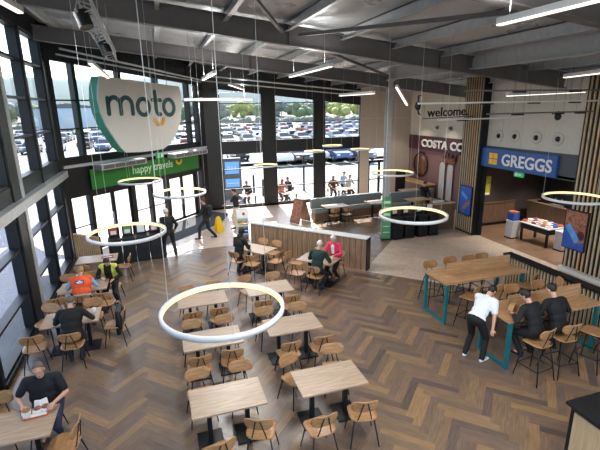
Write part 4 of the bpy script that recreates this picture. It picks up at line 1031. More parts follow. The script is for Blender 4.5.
# meals and small things on the tables
def cup(x, y, z, lb, mt='paper'):
    o = thing('paper_cup', lb, 'cup', (x, y, z)); mb = MB(); mb.lathe([(0, 0), (.03, 0), (.042, .12), (.039, .12), (.028, .01), (0, .01)], n=18); mb.build('cup_body', M[mt], o)
    mb = MB(); mb.lathe([(.045, .118), (.045, .128), (.035, .135), (0, .135)], n=18); mb.build('cup_lid', M['white'], o); return o
def tray(x, y, z, rz, lb, mt='rust'):
    o = thing('food_tray', lb, 'tray', (x, y, z), rz); o.scale = (.86, .8, 1)
    mb = MB(); mb.box((0, 0, .006), (.36, .26, .012), bev=.004); mb.build('tray_base', M[mt], o)
    mb = MB(); mb.box((0, 0, .0135), (.3, .2, .003)); mb.build('tray_paper', M['paper'], o)
    mb = MB()
    for c, s in (((0, .125, .016), (.36, .012, .02)), ((0, -.125, .016), (.36, .012, .02)), ((.175, 0, .016), (.012, .26, .02)), ((-.175, 0, .016), (.012, .26, .02))): mb.box(c, s)
    mb.build('tray_rim', M[mt], o); return o
def carton(x, y, z, rz, lb, fries=True, s=1):
    o = thing('fries_carton' if fries else 'burger_box', lb, 'food carton', (x, y, z), rz)
    if fries:
        mb = MB(); mb.prism([(-.045, 0), (.045, 0), (.06, .1), (0, .085), (-.06, .1)], (0, -.02, 0), (1, 0, 0), ZU, (0, 1, 0), .04); mb.build('carton_body', M['paper'], o)
        mb = MB()
        for k in range(9): mb.box((-.04+.01*k, .0+.006*(k % 3-1), .1+.008*(k % 4)), (.008, .008, .09), mx=Matrix.Rotation(.1*(k-4)/4, 3, 'Y'))
        mb.build('fries', M['cardboard'], o)
    else:
        mb = MB(); mb.box((0, 0, .025), (.12*s, .12*s, .05), bev=.012); mb.build('box_base', M['paper'], o)
        mb = MB(); mb.box((0, .07*s, .085), (.12*s, .03, .11*s), mx=Matrix.Rotation(-.4, 3, 'X'), bev=.008); mb.build('box_lid', M['paper'], o)
        mb = MB(); mb.ell((0, 0, .06), (.05, .05, .025)); mb.build('bun', M['foodpr'], o)
    return o
tray(-2.1, 6.44, .751, .12, 'red tray of fast food before the man in the black t-shirt')
carton(-2.21, 6.37, .767, .1, 'white fries carton lying on the red tray', True)
carton(-2.09, 6.47, .767, -.1, 'open burger box with a dark burger on the red tray', False)
carton(-1.99, 6.49, .767, .5, 'white sandwich box at the far end of the red tray', False, 1.0)
o = thing('orange_packet', 'small orange sauce packet on the red tray', 'packet', (-2.18, 6.46, .767), .2); mb = MB(); mb.box((0, 0, .012), (.09, .07, .024), bev=.008); mb.build('packet_body', M['rust'], o)
o = thing('menu_card', 'flat red card on the oak table by the bins', 'card', (-1.8, 13.78, .751), .1); mb = MB(); mb.box((0, 0, .006), (.34, .22, .012)); mb.build('card_sheet', M['red'], o); mb = MB(); mb.box((.0, -.03, .0135), (.24, .05, .002)); mb.build('card_print', M['paper'], o)
o = thing('wallet', 'open black wallet with a white card by the man in black', 'wallet', (-2.42, 9.72, .751), .3); mb = MB(); mb.box((0, 0, .012), (.2, .12, .022), bev=.006); mb.build('cover', M['black'], o); mb = MB(); mb.box((.05, .0, .026), (.08, .09, .004)); mb.build('card', M['paper'], o)
cup(-1.7, 9.75, .751, 'white cup by the man in black at the window table')
cup(4.35, 11.2, .751, 'white cup between the pink and green couple')
o = thing('dinner_plate', 'white plate of food before the woman in pink', 'plate', (4.5, 11.22, .751)); mb = MB(); mb.lathe([(0, .004), (.07, .004), (.12, .018), (.122, .022), (.07, .01), (0, .01)], n=24); mb.build('plate_disc', M['white'], o); mb = MB(); mb.ell((0, 0, .022), (.05, .04, .016)); mb.build('food', M['foodpr'], o)
tray(6.75, 6.1, 1.056, .1, 'wooden-toned tray of food before the younger man in black', 'foodpr')
carton(6.66, 6.1, 1.07, .2, 'white burger box on the tray of the younger man in black', False)
carton(6.86, 6.14, 1.07, -.3, 'white fries carton on the tray of the younger man in black', True)
cup(6.86, 6.42, 1.056, 'tall white cup standing by the divider of the food table')
o = thing('paper_bag', 'crumpled brown paper bag at the open end of the food table', 'bag', (6.42, 6.2, 1.056), .4); mb = MB(); mb.prism([(-.1, 0), (.1, 0), (.12, .1), (.05, .2), (-.06, .18), (-.12, .08)], (0, -.05, 0), (1, 0, 0), ZU, (0, 1, 0), .1); mb.build('bag_body', M['cardboard'], o); mb = MB(); mb.box((0, -.053, .08), (.08, .004, .07)); mb.build('bag_print', M['red'], o)
o = thing('black_coat', 'dark coat hung over the oak chair at the window table end', 'coat', (-1.28, 9.65, .46)); mb = MB()
mb.box((.09, 0, .22), (.14, .46, .36), bev=.06); mb.box((.05, .02, -.06), (.1, .38, .3), bev=.04); mb.build('coat_body', M['black'], o)
for s in (-1, 1): mb = MB(); mb.cap((.09, s*.2, .34), (.12, s*.26, .02), .06, .045); mb.build('sleeve', M['black'], o)
# ---------------------------------------------------------------- people
def cmat(name, c, rough=.8, var=.12, sc=30): 
    if name not in M: M[name] = mat(name, c, rough, 0, var, sc)
    return M[name]
SKIN = cmat('skin', (206, 156, 132), .55, .05, 20); SKIN2 = cmat('skin_tan', (176, 122, 96), .55, .05, 20)
LIP = cmat('lip', (158, 88, 80), .5); EYEW = cmat('eye_white', (230, 228, 224), .3, .01); IRIS = cmat('iris', (52, 42, 38), .3)

def remesh(mb, voxel, smooth=2):
    me = mb.mesh('raw'); o = bpy.data.objects.new('raw', me); COL.objects.link(o)
    r = o.modifiers.new('r', 'REMESH'); r.mode = 'VOXEL'; r.voxel_size = voxel; r.use_smooth_shade = True
    s = o.modifiers.new('s', 'SMOOTH'); s.iterations = smooth; s.factor = .5
    dg = bpy.context.evaluated_depsgraph_get(); dg.update()
    out = bpy.data.meshes.new_from_object(o.evaluated_get(dg)); bpy.data.objects.remove(o); bpy.data.meshes.remove(me)
    out.polygons.foreach_set('use_smooth', [True]*len(out.polygons))
    return out

def ik(a, b, l1, l2, pole):
    a = V(a); b = V(b); d = b-a; L = min(max(d.length, .05), (l1+l2)*.995); d.normalize(); b = a+d*L
    x = (l1*l1-l2*l2+L*L)/(2*L); h = math.sqrt(max(l1*l1-x*x, 0)); p = V(pole); p = p-d*p.dot(d)
    if p.length < 1e-4: p = V((0, -1, 0))
    return a+d*x+p.normalized()*h, b

def person(label, loc, deg, pelvis, feet, hands, lean=0, side=0, twist=0, head=(0, 0), g=1.0, s=1.0, belly=0, skin=SKIN, top=None, sleeve='long', legs=None, shoe=None, hair=None, style='short',
           vest=None, extra=None, vox=.0085, pole=None, curl=.5, toes=None, rel=True):
    """feet, hands: ankle and wrist targets, left then right, in the person's own frame (+Y is the way they face)"""
    root = thing('person', label, 'person', loc, math.radians(deg))
    P = V(pelvis); ln = math.radians(lean); sd = math.radians(side); tw = math.radians(twist)
    sp = V((math.sin(sd), math.sin(ln)*math.cos(sd), math.cos(ln)*math.cos(sd))).normalized()
    rt = V((math.cos(tw), math.sin(tw), 0)); rt = (rt-sp*rt.dot(sp)).normalized(); fw = sp.cross(rt)
    hipr = V((1, 0, 0))
    T = Matrix((rt, fw, sp)).transposed()
    chest = P+sp*.34*s; sh = P+sp*.47*s; neck0 = P+sp*.5*s+fw*.0
    hp = math.radians(head[0]); hy = math.radians(head[1])+tw
    hf = V((-math.sin(hy)*math.cos(hp), math.cos(hy)*math.cos(hp), -math.sin(hp))).normalized()
    if rel: 
        a = ln*.35; hf = V((hf.x, hf.y*math.cos(a)+hf.z*math.sin(a), hf.z*math.cos(a)-hf.y*math.sin(a))).normalized()
    hr = hf.cross(V((0, 0, 1))).normalized(); hu = hr.cross(hf)
    HM = Matrix((hr, hf, hu)).transposed()
    nd = (sp*.6+hu*.4).normalized(); hb = neck0+nd*.09*s; hc = hb+hu*.1*s+hf*.018*s
    def torso(mb, e):
        mb.ell(P+sp*.02, ((.165*g+e)*s, (.118*g+e)*s, (.13+e)*s), T)
        mb.ell(P+sp*.18*s+fw*belly*.4, ((.148*g+e+belly*.3)*s, (.108*g+e+belly*.7)*s, (.17+e)*s), T)
        mb.ell(chest, ((.17*g+e)*s, (.115*g+e)*s, (.185+e)*s), T)
        for k in (-1, 1): mb.cap(sh-sp*.005, sh+rt*k*(.165*(.5+.5*g))*s, (.066+e)*s, (.06+e)*s)
    arms = []
    for k, hnd in zip((-1, 1), hands):
        a = sh+rt*k*(.18*(.5+.5*g))*s
        pl = (rt*k*.7-fw*.5-sp*.6) if pole is None else V(pole[0 if k < 0 else 1])
        el, w = ik(a, hnd, .29*s, .255*s, pl); arms.append((a, el, w))
    legj = []
    for k, ft in zip((-1, 1), feet):
        a = P+V((k*.092*g*s, 0, -.04*s)); kn, an = ik(a, ft, .43*s, .42*s, (k*.12, 1, .15)); legj.append((a, kn, an))
    # body: one continuous skin
    mb = MB(); torso(mb, 0)
    mb.cap(neck0-nd*.03, hb+hu*.02, .058*s, .052*s)
    mb.ell(hc+hu*.03*s, (.076*s, .095*s, .092*s), HM); mb.ell(hc-hu*.045*s+hf*.018*s, (.058*s, .07*s, .068*s), HM)
    mb.cap(hc+hf*.088*s+hu*.012*s, hc+hf*.108*s-hu*.022*s, .009*s, .014*s, 8)
    for k in (-1, 1):
        mb.ell(hc+hr*k*.078*s-hu*.008*s-hf*.008*s, (.012*s, .02*s, .032*s), HM, 8, 6)
        mb.ell(hc+hr*k*.034*s+hf*.08*s+hu*.03*s, (.024*s, .012*s, .009*s), HM, 8, 6)
    for k, (a, el, w) in zip((-1, 1), arms):
        mb.cap(a, el, .05*s*(.6+.4*g), .04*s); mb.cap(el, w, .041*s, .028*s)
        d = (w-el).normalized(); up_ = V((0, 0, 1)); up_ = (up_-d*up_.dot(d)); up_ = up_.normalized() if up_.length > .05 else -fw; sd_ = d.cross(up_)*(1 if k > 0 else -1)
        # palm, four fingers of different lengths bent at the knuckle, and a thumb off the side
        RM_ = Matrix((sd_, d, up_)).transposed()
        if RM_.determinant() < 0: RM_ = Matrix((-sd_, d, up_)).transposed()
        pc_ = w+d*.05*s; mb.ell(pc_, (.042*s, .055*s, .018*s), RM_, 10, 6)
        for i, fl in enumerate((.068, .078, .072, .056)):
            b0 = w+d*.088*s+sd_*(-.03+.02*i)*s; c = curl
            m1 = b0+(d*math.cos(c)-up_*math.sin(c))*fl*.55*s; m2 = m1+(d*math.cos(c*2.2)-up_*math.sin(c*2.2))*fl*.5*s
            mb.cap(b0-d*.02*s, m1, .0105*s, .0095*s, 7); mb.cap(m1, m2, .0095*s, .008*s, 7)
        tb = w+d*.03*s-sd_*.036*s; t1 = tb+(d*.7-sd_*.6-up_*.35).normalized()*.042*s; t2 = t1+(d*.9-sd_*.1-up_*.4).normalized()*.034*s
        mb.cap(tb, t1, .013*s, .011*s, 7); mb.cap(t1, t2, .011*s, .009*s, 7)
    for k, (a, kn, an) in zip((-1, 1), legj):
        mb.cap(a, kn, .078*s*g, .054*s); mb.cap(kn, an, .052*s, .034*s); mb.cap(an, an+V((k*.02, .15, -.05))*s, .034*s, .028*s)
    me = remesh(mb, vox); me.materials.append(skin); body = link('body', me, root)
    # face
    for k in (-1, 1):
        e = MB(); c = hc+hr*k*.034*s+hf*.083*s+hu*.008*s
        e.ell(c, (.011*s, .007*s, .0055*s), HM, 8, 6, mi=0); e.ell(c+hf*.0055*s-hu*.001, (.0055*s, .004*s, .0055*s), HM, 8, 6, mi=1); e.build('eye', [EYEW, IRIS], body, fix=False)
        if hair:
            e = MB(); e.cap(c+hu*.021*s-hr*.016*s+hf*.008*s, c+hu*.021*s+hr*.016*s+hf*.008*s, .0045*s, .0045*s, 6); e.build('eyebrow', hair, body, fix=False)
    e = MB(); e.ell(hc+hf*.086*s-hu*.056*s, (.024*s, .008*s, .007*s), HM, 8, 6); e.build('mouth', LIP, body, fix=False)
    # clothes
    if top:
        mb = MB(); torso(mb, .016)
        mb.cap(neck0-nd*.03, neck0+nd*.012, .066*s, .064*s)
        if style == 'hood':
            mb.cap(neck0, hb, .085*s, .09*s)
        for a, el, w in arms:
            mb.cap(a, el, .066*s*(.6+.4*g), .056*s) if sleeve != 'short' else mb.cap(a, a+(el-a)*.72, .069*s*(.6+.4*g), .066*s)
            if sleeve == 'long': mb.cap(el, w-(w-el).normalized()*.02, .056*s, .042*s)
        me = remesh(mb, vox*1.15); me.materials.append(top); link('jacket' if sleeve == 'long' else 'shirt', me, root)
    if legs:
        mb = MB(); mb.ell(P-sp*.01, ((.165*g+.022)*s, (.118*g+.022)*s, .13*s), T)
        for k, (a, kn, an) in zip((-1, 1), legj): mb.cap(a, kn, (.078*g+.016)*s, .069*s); mb.cap(kn, an, .067*s, .056*s)
        me = remesh(mb, vox*1.15); me.materials.append(legs); link('trousers', me, root)
    if shoe:
        for i, (k, (a, kn, an)) in enumerate(zip((-1, 1), legj)):
            td = V((k*.03, .17, -.055)) if toes is None else V(toes[i])
            mb = MB(); mb.cap(an+V((0, -.03, -.045))*s, an+td*s, .04*s, .032*s); mb.cap(an+V((0, 0, 0)), an+V((0, .02, -.04))*s, .046*s, .044*s)
            me = remesh(mb, .008); me.materials.append(shoe); link('shoe', me, root)
    # hair
    if hair and style not in ('bald',):
        mb = MB(); mb.ell(hc+hu*.035*s-hf*.004*s, (.083*s, .102*s, .1*s), HM, 30, 20)
        rj = random.Random(9)
        if style != 'hood': mb.v = [tuple(hc+(V(p)-hc)*(1+rj.uniform(-.012, .045))) for p in mb.v]
        me = mb.mesh('hair'); bm = bmesh.new(); bm.from_mesh(me)
        n = (hu*.62-hf*.78).normalized() if style != 'fringe' else (hu*.75-hf*.66).normalized(); off = hc+hu*(.03 if style != 'crop' else .05)*s+hf*(.034 if style != 'crop' else .006)*s
        if style == 'hood': n = (-hf+hu*.1).normalized(); off = hc+hf*.045*s
        r = bmesh.ops.bisect_plane(bm, geom=bm.verts[:]+bm.edges[:]+bm.faces[:], plane_co=off, plane_no=n, clear_inner=True)
        bmesh.ops.edgeloop_fill(bm, edges=[e for e in bm.edges if e.is_boundary]); 
        if style == 'hood': bmesh.ops.scale(bm, vec=(1.16, 1.16, 1.16), verts=bm.verts, space=Matrix.Translation(-hc))
        bm.to_mesh(me); bm.free(); me.materials.append(hair); h = link('hood' if style == 'hood' else 'hair', me, root)
        if style in ('long', 'bob'):
            L = .2 if style == 'long' else .1; mb = MB()
            mb.cap(hc+hu*.04*s-hf*.05*s, hc-hu*L*s-hf*.06*s, .07*s, .05*s)
            for k in (-1, 1): mb.cap(hc+hu*.03*s+hr*k*.062*s-hf*.01*s, hc-hu*(L-.03)*s+hr*k*.062*s-hf*.02*s, .03*s, .024*s)
            me2 = remesh(mb, .01); me2.materials.append(hair); link('hair_length', me2, h)
    if vest:
        mb = MB()
        mb.ell(P+sp*.16*s+fw*belly*.4, ((.16*g+.036+belly*.3)*s, (.108*g+.036+belly*.7)*s, .22*s), T); mb.ell(chest, ((.18*g+.036)*s, (.115*g+.036)*s, .22*s), T)
        for k in (-1, 1): mb.cap(sh, sh+rt*k*.16*g*s, .094*s, .084*s)
        me = remesh(mb, .011)
        if vest[1] == 'open':
            bm = bmesh.new(); bm.from_mesh(me)
            kill = [f for f in bm.faces if (f.calc_center_median()-chest).dot(fw) > .03 and abs((f.calc_center_median()-chest).dot(rt)) < .095]
            bmesh.ops.delete(bm, geom=kill, context='FACES'); bm.to_mesh(me); bm.free()
        me.materials.append(vest[0]); vo = link('hi_vis_vest', me, root)
        if vest[1] != 'open':
            c = chest-fw*(.115*g+.05)*s; mb = MB()
            mb.box(c+sp*.03, (.2, .012, .085), mx=T, bev=.004); mb.build('back_patch', M['gblue'], vo)
            mb = MB(); mb.box(c+sp*.03-fw*.007, (.15, .008, .03), mx=T); mb.box(c+sp*.055-fw*.007, (.05, .008, .03), mx=T); mb.box(c+sp*.005-fw*.007, (.1, .008, .015), mx=T); mb.build('patch_mark', M['paper'], vo)
    if extra: extra(root, dict(P=P, sp=sp, fw=fw, rt=rt, T=T, chest=chest, hc=hc, hf=hf, hu=hu, hr=hr, HM=HM, arms=arms, sh=sh, s=s))
    return root

K = dict(black=cmat('black_cloth', (13, 13, 16)), nblack=cmat('blue_black_jersey', (14, 16, 26)), navy=cmat('navy_cloth', (24, 28, 42)), dgreen=cmat('dark_green_knit', (30, 54, 48), .9, .2, 50), pink=cmat('pink_jacket_cloth', (214, 58, 92), .75), whitec=cmat('white_cotton', (228, 230, 236), .85, .05),
         denim=cmat('dark_denim', (40, 50, 78)), grey=cmat('grey_cloth', (96, 98, 102)), dkgrey=cmat('charcoal_cloth', (30, 31, 36)), orange=cmat('orange_hi_vis', (248, 92, 30), .6, .06), lime=cmat('yellow_hi_vis', (200, 206, 84), .6, .06), brown=cmat('brown_cloth', (112, 72, 48)), cream=cmat('cream_trousers', (202, 190, 168)), salmon=cmat('salmon_cloth', (220, 140, 120)), pale=cmat('pale_blue_cloth', (150, 172, 198)), ltgrey=cmat('light_grey_cloth', (170, 172, 176)))
HR = dict(tan=cmat('tan_hair', (170, 132, 92), .7, .2, 60), grey=cmat('grey_hair', (98, 88, 80), .7, .2, 60), white=cmat('white_hair', (206, 202, 196), .7, .1, 60), dark=cmat('dark_hair', (30, 24, 22), .6, .2, 60), brown=cmat('brown_hair', (72, 50, 38), .6, .2, 60))
SHB = cmat('black_shoe', (20, 20, 22), .5); SHW = cmat('white_shoe', (220, 220, 222), .6)

SEATP = (0, .03, .66)
def sit_feet(f=.4, w=.12, z=.09): w = min(w, .105); return [(-w, .09, z), (w, .09, z)]
# seated at the window tables
person('heavy man in a black t-shirt eating from a red tray, bottom left', (-2.06, 6.93, 0), 180, (0, .03, .66), sit_feet(.3, .2), [(-.2, .44, .86), (.24, .4, .86)], lean=13, head=(12, 4), g=1.34, s=.98, belly=.07, top=K['nblack'], sleeve='short', legs=K['denim'], shoe=SHB, hair=HR['grey'], style='crop', curl=.8, vox=.0075)
person('man in a black coat seen from behind at the window table', (-2.06, 9.08, 0), 0, (0, .02, .67), sit_feet(.32, .16), [(-.18, .44, .86), (.34, .38, .84)], lean=24, head=(28, 0), g=1.34, s=.95, belly=.03, top=K['black'], legs=K['dkgrey'], shoe=SHB, hair=HR['grey'], style='crop')
person('worker in an orange vest seen from behind with a white patch', (-2.14, 11.02, 0), 0, (0, .02, .67), sit_feet(.34), [(-.2, .42, .86), (.2, .42, .86)], lean=24, head=(20, 0), g=1.28, s=.93, top=K['pale'], sleeve='long', legs=K['navy'], shoe=SHB, hair=HR['tan'], style='crop', vest=(K['orange'], 'closed'))
person('worker in an open yellow vest and dark clothes looking down', (-1.55, 12.06, 0), 172, SEATP, sit_feet(.36, .17), [(-.16, .38, .8), (.14, .4, .86)], lean=18, head=(34, 6), g=1.08, s=.96, top=K['black'], legs=K['black'], shoe=SHB, hair=HR['dark'], vest=(K['lime'], 'open'))
def hoodup(root, d): pass
person('person in a black hooded coat sitting at the table by the newspaper stand', (2.68-.28*math.cos(math.radians(-50))+.6*math.sin(math.radians(-50))+.03, 13.0-.28*math.sin(math.radians(-50))-.6*math.cos(math.radians(-50))+.02, 0), -50, SEATP, sit_feet(.36), [(-.14, .4, .86), (.14, .4, .86)], lean=10, head=(26, 0), top=K['black'], legs=K['black'], shoe=SHB, hair=K['black'], style='hood')
a = math.radians(-47)
def dp(lx, ly): return (4.2+lx*math.cos(a)-ly*math.sin(a), 11.35+lx*math.sin(a)+ly*math.cos(a), 0)
person('white-haired man in a dark green jumper seen from behind', dp(.22, -.56), -47, SEATP, sit_feet(.34), [(-.2, .42, .86), (.2, .42, .86)], lean=12, head=(24, 4), g=1.1, top=K['dgreen'], legs=K['dkgrey'], shoe=SHB, hair=HR['white'], style='crop')
def scarf(root, d):
    mb = MB(); mb.cap(d['chest']+d['fw']*.1+d['sp']*.1, d['chest']+d['fw']*.115-d['sp']*.1, .05, .045); mb.build('white_top', K['whitec'], root)
person('white-haired woman in a pink jacket facing the hall', dp(.3, .56), 133, SEATP, sit_feet(.36), [(-.14, .4, .86), (.14, .4, .86)], lean=8, head=(20, 0), g=1.02, s=.96, top=K['pink'], legs=K['black'], shoe=SHB, hair=HR['white'], style='fringe', extra=scarf)
# standing by the doors
person('pale-haired man in dark clothes standing before the doors, back turned', (.05, 15.4, 0), 8, (0, 0, .93), [(-.16, .02, .09), (.2, -.02, .09)], [(-.3, .1, .84), (.28, .2, .95)], lean=2, head=(6, 10), g=1.08, s=1.03, top=K['black'], legs=K['dkgrey'], shoe=SHB, hair=HR['white'], style='crop')
def pack(root, d):
    mb = MB(); mb.box(d['chest']-d['fw']*.2-d['sp']*.06, (.3, .16, .4), mx=d['T'], bev=.05); mb.build('backpack', K['dkgrey'], root)
person('dark-haired person walking left across the sunlit entrance floor', (1.55, 17.1, 0), 72, (0, 0, .9), [(-.08, .3, .1), (.08, -.32, .12)], [(-.26, .34, .98), (.24, -.1, .84)], lean=4, head=(4, 0), top=K['black'], legs=K['dkgrey'], shoe=SHB, hair=HR['brown'], style='short', extra=pack)
person('staff member in a dark polo shirt reaching out behind the newspaper stand', (2.98, 18.3, 0), 68, (0, 0, .95), [(-.1, .04, .09), (.1, -.04, .09)], [(-.24, .42, 1.12), (.22, .1, .86)], lean=2, head=(12, 0), g=1.05, s=1.02, top=K['navy'], sleeve='short', legs=K['cream'], shoe=SHB, hair=HR['dark'])
# at the bar tables
person('man in a white t-shirt bending over the end of the food table', (5.78, 6.4, 0), -70, (-.04, .0, .92), [(-.2, -.02, .09), (.14, .04, .09)], [(-.08, .5, 1.15), (.27, .1, .78)], lean=45, head=(36, 0), g=1.06, s=1.0, top=K['whitec'], sleeve='short', legs=K['black'], shoe=SHW, hair=HR['dark'], style='short')
person('younger man in a black jacket seen from behind on a bar stool', (6.49, 5.62, 0), 4, (0, .03, .925), [(-.13, .2, .4), (.13, .2, .4)], [(-.22, .38, 1.15), (.2, .42, 1.15)], lean=24, head=(24, 8), g=1.0, s=.98, top=K['black'], legs=K['black'], shoe=SHB, hair=HR['dark'])
person('broad man in a black jacket seen from behind on a bar stool', (7.04, 5.62, 0), -2, (0, .03, .925), [(-.13, .2, .4), (.13, .2, .4)], [(-.2, .42, 1.15), (.22, .4, 1.15)], lean=20, head=(20, 4), g=1.12, s=1.02, top=K['black'], legs=K['black'], shoe=SHB, hair=HR['dark'], style='crop')
# beyond the partition
person('person in dark clothes slouched on the cafe banquette', (12.3, 18.12, 0), 180, (0, .02, .67), sit_feet(.4), [(-.14, .34, .74), (.16, .36, .74)], lean=-6, head=(24, 10), vox=.011, top=K['black'], legs=K['dkgrey'], shoe=SHW, hair=HR['dark'])
person('bakery worker in blue standing behind the counter', (16.0, 12.5, 0), 90, (0, 0, .94), [(-.1, 0, .09), (.1, 0, .09)], [(-.2, .3, 1.06), (.2, .3, 1.06)], head=(14, 0), vox=.011, top=K['pale'], sleeve='short', legs=K['navy'], shoe=SHB, hair=HR['dark'])
# on the terrace outside
for x, y, d, tc, lc, hc_, lb in ((4.6, 23.9, 150, 'dkgrey', 'denim', 'dark', 'person in charcoal at the terrace table behind the first window'), (6.5, 23.68, 195, 'salmon', 'denim', 'brown', 'bare-armed person in salmon pink at the terrace behind the second window'), (7.2, 24.3, 120, 'dkgrey', 'dkgrey', 'dark', 'small dark figure beside the person in salmon pink on the terrace'),
                             (9.7, 23.64, 165, 'brown', 'dkgrey', 'brown', 'person in brown close behind the third window'), (10.7, 23.66, 195, 'ltgrey', 'black', 'dark', 'dark-haired person in grey close behind the third window'), (10.9, 25.0, 200, 'pale', 'denim', 'dark', 'person further back on the terrace by the beige pillar')):
    person(lb, (x, y, -.3), d, SEATP, sit_feet(.38), [(-.16, .4, .86), (.16, .4, .86)], lean=8, head=(14, 0), vox=.012, top=K[tc], sleeve='short' if tc == 'salmon' else 'long', legs=K[lc], shoe=SHB, hair=HR[hc_], style='long' if hc_ == 'brown' else 'short')
# ---------------------------------------------------------------- outside
M['paving'] = mat('pale_concrete_paving', (150, 148, 142), .85, 0, .1, 1.2)
M['asphalt'] = mat('asphalt', (56, 68, 90), .85, 0, .1, 3)
M['parkasphalt'] = mat('car_park_asphalt', (112, 112, 112), .85, 0, .1, 1.5)
M['lawn'] = mat('lawn_grass', (134, 132, 118), .9, 0, .2, 1.2)
M['hill'] = mat('wooded_hill', (84, 102, 104), .95, 0, .2, .02)  # distance haze is put into the colour as a bluish tone
M['trunk'] = mat('bark', (92, 78, 64), .9)
M['leafy'] = mat('spring_leaves_yellow_green', (158, 162, 92), .8, 0, .25, 2)  # leaf tones from here on are paled, with distance haze in the colour
M['leafg'] = mat('leaves_green', (118, 132, 96), .8, 0, .25, 2)
M['leafd'] = mat('leaves_dull', (128, 132, 116), .8, 0, .25, 2)
M['tyre'] = mat('tyre_rubber', (22, 22, 24), .8)
M['carglass'] = mat('car_window', (30, 38, 46), .1)
M['shed'] = mat('pale_cladding', (206, 212, 216), .6, 0, .04, 2)
mb = MB()
def quad(x0, y0, x1, y1, z): mb.add([(x0, y0, z), (x1, y0, z), (x1, y1, z), (x0, y1, z)], [(0, 1, 2, 3)])
quad(-400, -60, 500, 900, -.4); st(mb.build('ground_verge', M['lawn'], fix=False))
mb = MB(); mb.add([(-3.6, -30, -.06), (-3.6, 16.2, -.06), (-3.3, 16.6, -.06), (2.0, 22.4, -.06), (2.0, 40.5, -.06), (-30, 41, -.06), (-60, 20, -.06), (-60, -30, -.06)], [tuple(reversed(range(8)))])
st(mb.build('ground_road', M['asphalt'], fix=False))
mb = MB(); mb.add([(-4.6, 18.0, -.045), (-3.3, 16.7, -.045), (2.3, 22.55, -.045), (2.3, 40, -.045), (-10, 40, -.045), (-9, 26, -.045)], [tuple(range(6))]); mb.add([(2.3, 22.5, -.3), (24, 22.5, -.3), (40, 40.9, -.3), (2.3, 40.9, -.3)], [(0, 1, 2, 3)]); mb.add([(-8.2, -20, -.05), (-7.7, -20, -.05), (-6.0, 19, -.05), (-6.5, 19, -.05)], [(0, 1, 2, 3)])
mb.box((-3.75, 6, -.03), (.5, 21, .05)); st(mb.build('ground_paving', M['paving'], fix=False))
mb = MB(); quad(-70, 41, 110, 122, -.055); st(mb.build('ground_car_park', M['parkasphalt'], fix=False))
mb = MB()
for Y in (46, 64, 84, 104):
    for i in range(44): x = -50+i*2.8; quad(x-.06, Y-2.4, x+.06, Y+7.4, -.05)
st(mb.build('ground_bay_lines', M['paper'], fix=False))
# wooded hills
mb = MB(); n = 60; rnd = random.Random(11)
hs = [44+14*math.sin(i*.23+1)+7*math.sin(i*.61)+rnd.uniform(-1.5, 1.5) for i in range(n+1)]
for i in range(n+1):
    a = math.radians(-70+140*i/n); mb.v += [(520*math.sin(a), 520*math.cos(a), -2), (600*math.sin(a), 600*math.cos(a), hs[i]*.75+math.degrees(max(a, 0))*.12), (760*math.sin(a), 760*math.cos(a), hs[i]+math.degrees(max(a, 0))*.3)]
for i in range(n):
    for k in range(2): mb.f.append([i*3+k, i*3+3+k, i*3+4+k, i*3+1+k]); mb.mi.append(0); mb.sm.append(True)
st(mb.build('hills', M['hill'], fix=False))
# cars
PAINT = {k: mat('paint_'+k, c, .3, .2 if k in ('silver', 'grey') else 0, .02, 2, coat=.6) for k, c in dict(white=(226, 228, 230), silver=(170, 176, 182), black=(26, 28, 32), blue=(44, 78, 134), red=(150, 34, 32), grey=(92, 98, 106)).items()}
def prism_y(mb, prof, w0, w1, mi):
    """side profile (y, z) swept across x, narrower at the top"""
    zs = [p[1] for p in prof]; z0, z1 = min(zs), max(zs); n = len(prof)
    vs = [(s*(w0+(w1-w0)*(z-z0)/(z1-z0))/2, y, z) for s in (-1, 1) for y, z in prof]
    mb.add(vs, [tuple(range(n)), tuple(reversed(range(n, 2*n)))]+[(k, n+k, n+(k+1) % n, (k+1) % n) for k in range(n)], False, mi)
CARP = {}
def car_proto(col):
    body = MB(); prism_y(body, [(-2.1, .35), (-1.95, .3), (1.95, .3), (2.12, .42), (2.1, .68), (1.95, .82), (1.0, .93), (-1.7, .97), (-2.08, .9), (-2.14, .6)], 1.78, 1.7, 0); prism_y(body, [(-1.25, 1.42), (.1, 1.42), (.05, 1.46), (-1.15, 1.47)], 1.3, 1.22, 0)
    win = MB(); prism_y(win, [(-1.75, .95), (1.0, .92), (.2, 1.42), (-1.3, 1.43)], 1.68, 1.28, 0)
    lt = MB()
    for s in (-1, 1): lt.box((s*.66, 2.08, .66), (.34, .1, .13)); 
    tl = MB()
    for s in (-1, 1): tl.box((s*.72, -2.1, .78), (.24, .08, .16))
    wh = MB(); wh.cyl((-.1, 0, 0), .32, .2, 18, axis=(1, 0, 0)); wh.cyl((-.105, 0, 0), .19, .21, 14, mi=1, axis=(1, 0, 0))
    return body, win, lt, tl, wh
b_, w_, l_, t_, h_ = car_proto(0)
def mk(mb, name, mats):
    me = mb.mesh(name); bm = bmesh.new(); bm.from_mesh(me); bmesh.ops.recalc_face_normals(bm, faces=bm.faces[:]); bm.to_mesh(me); bm.free()
    for m in mats: me.materials.append(m)
    return me
ME = dict(window=mk(w_, 'window', [M['carglass']]), headlight=mk(l_, 'headlight', [M['white']]), tail_light=mk(t_, 'tail_light', [M['red']]), wheel=mk(h_, 'wheel', [M['tyre'], M['alu']]))
BODY = {k: mk(b_, 'car_body', [PAINT[k]]) for k in PAINT}
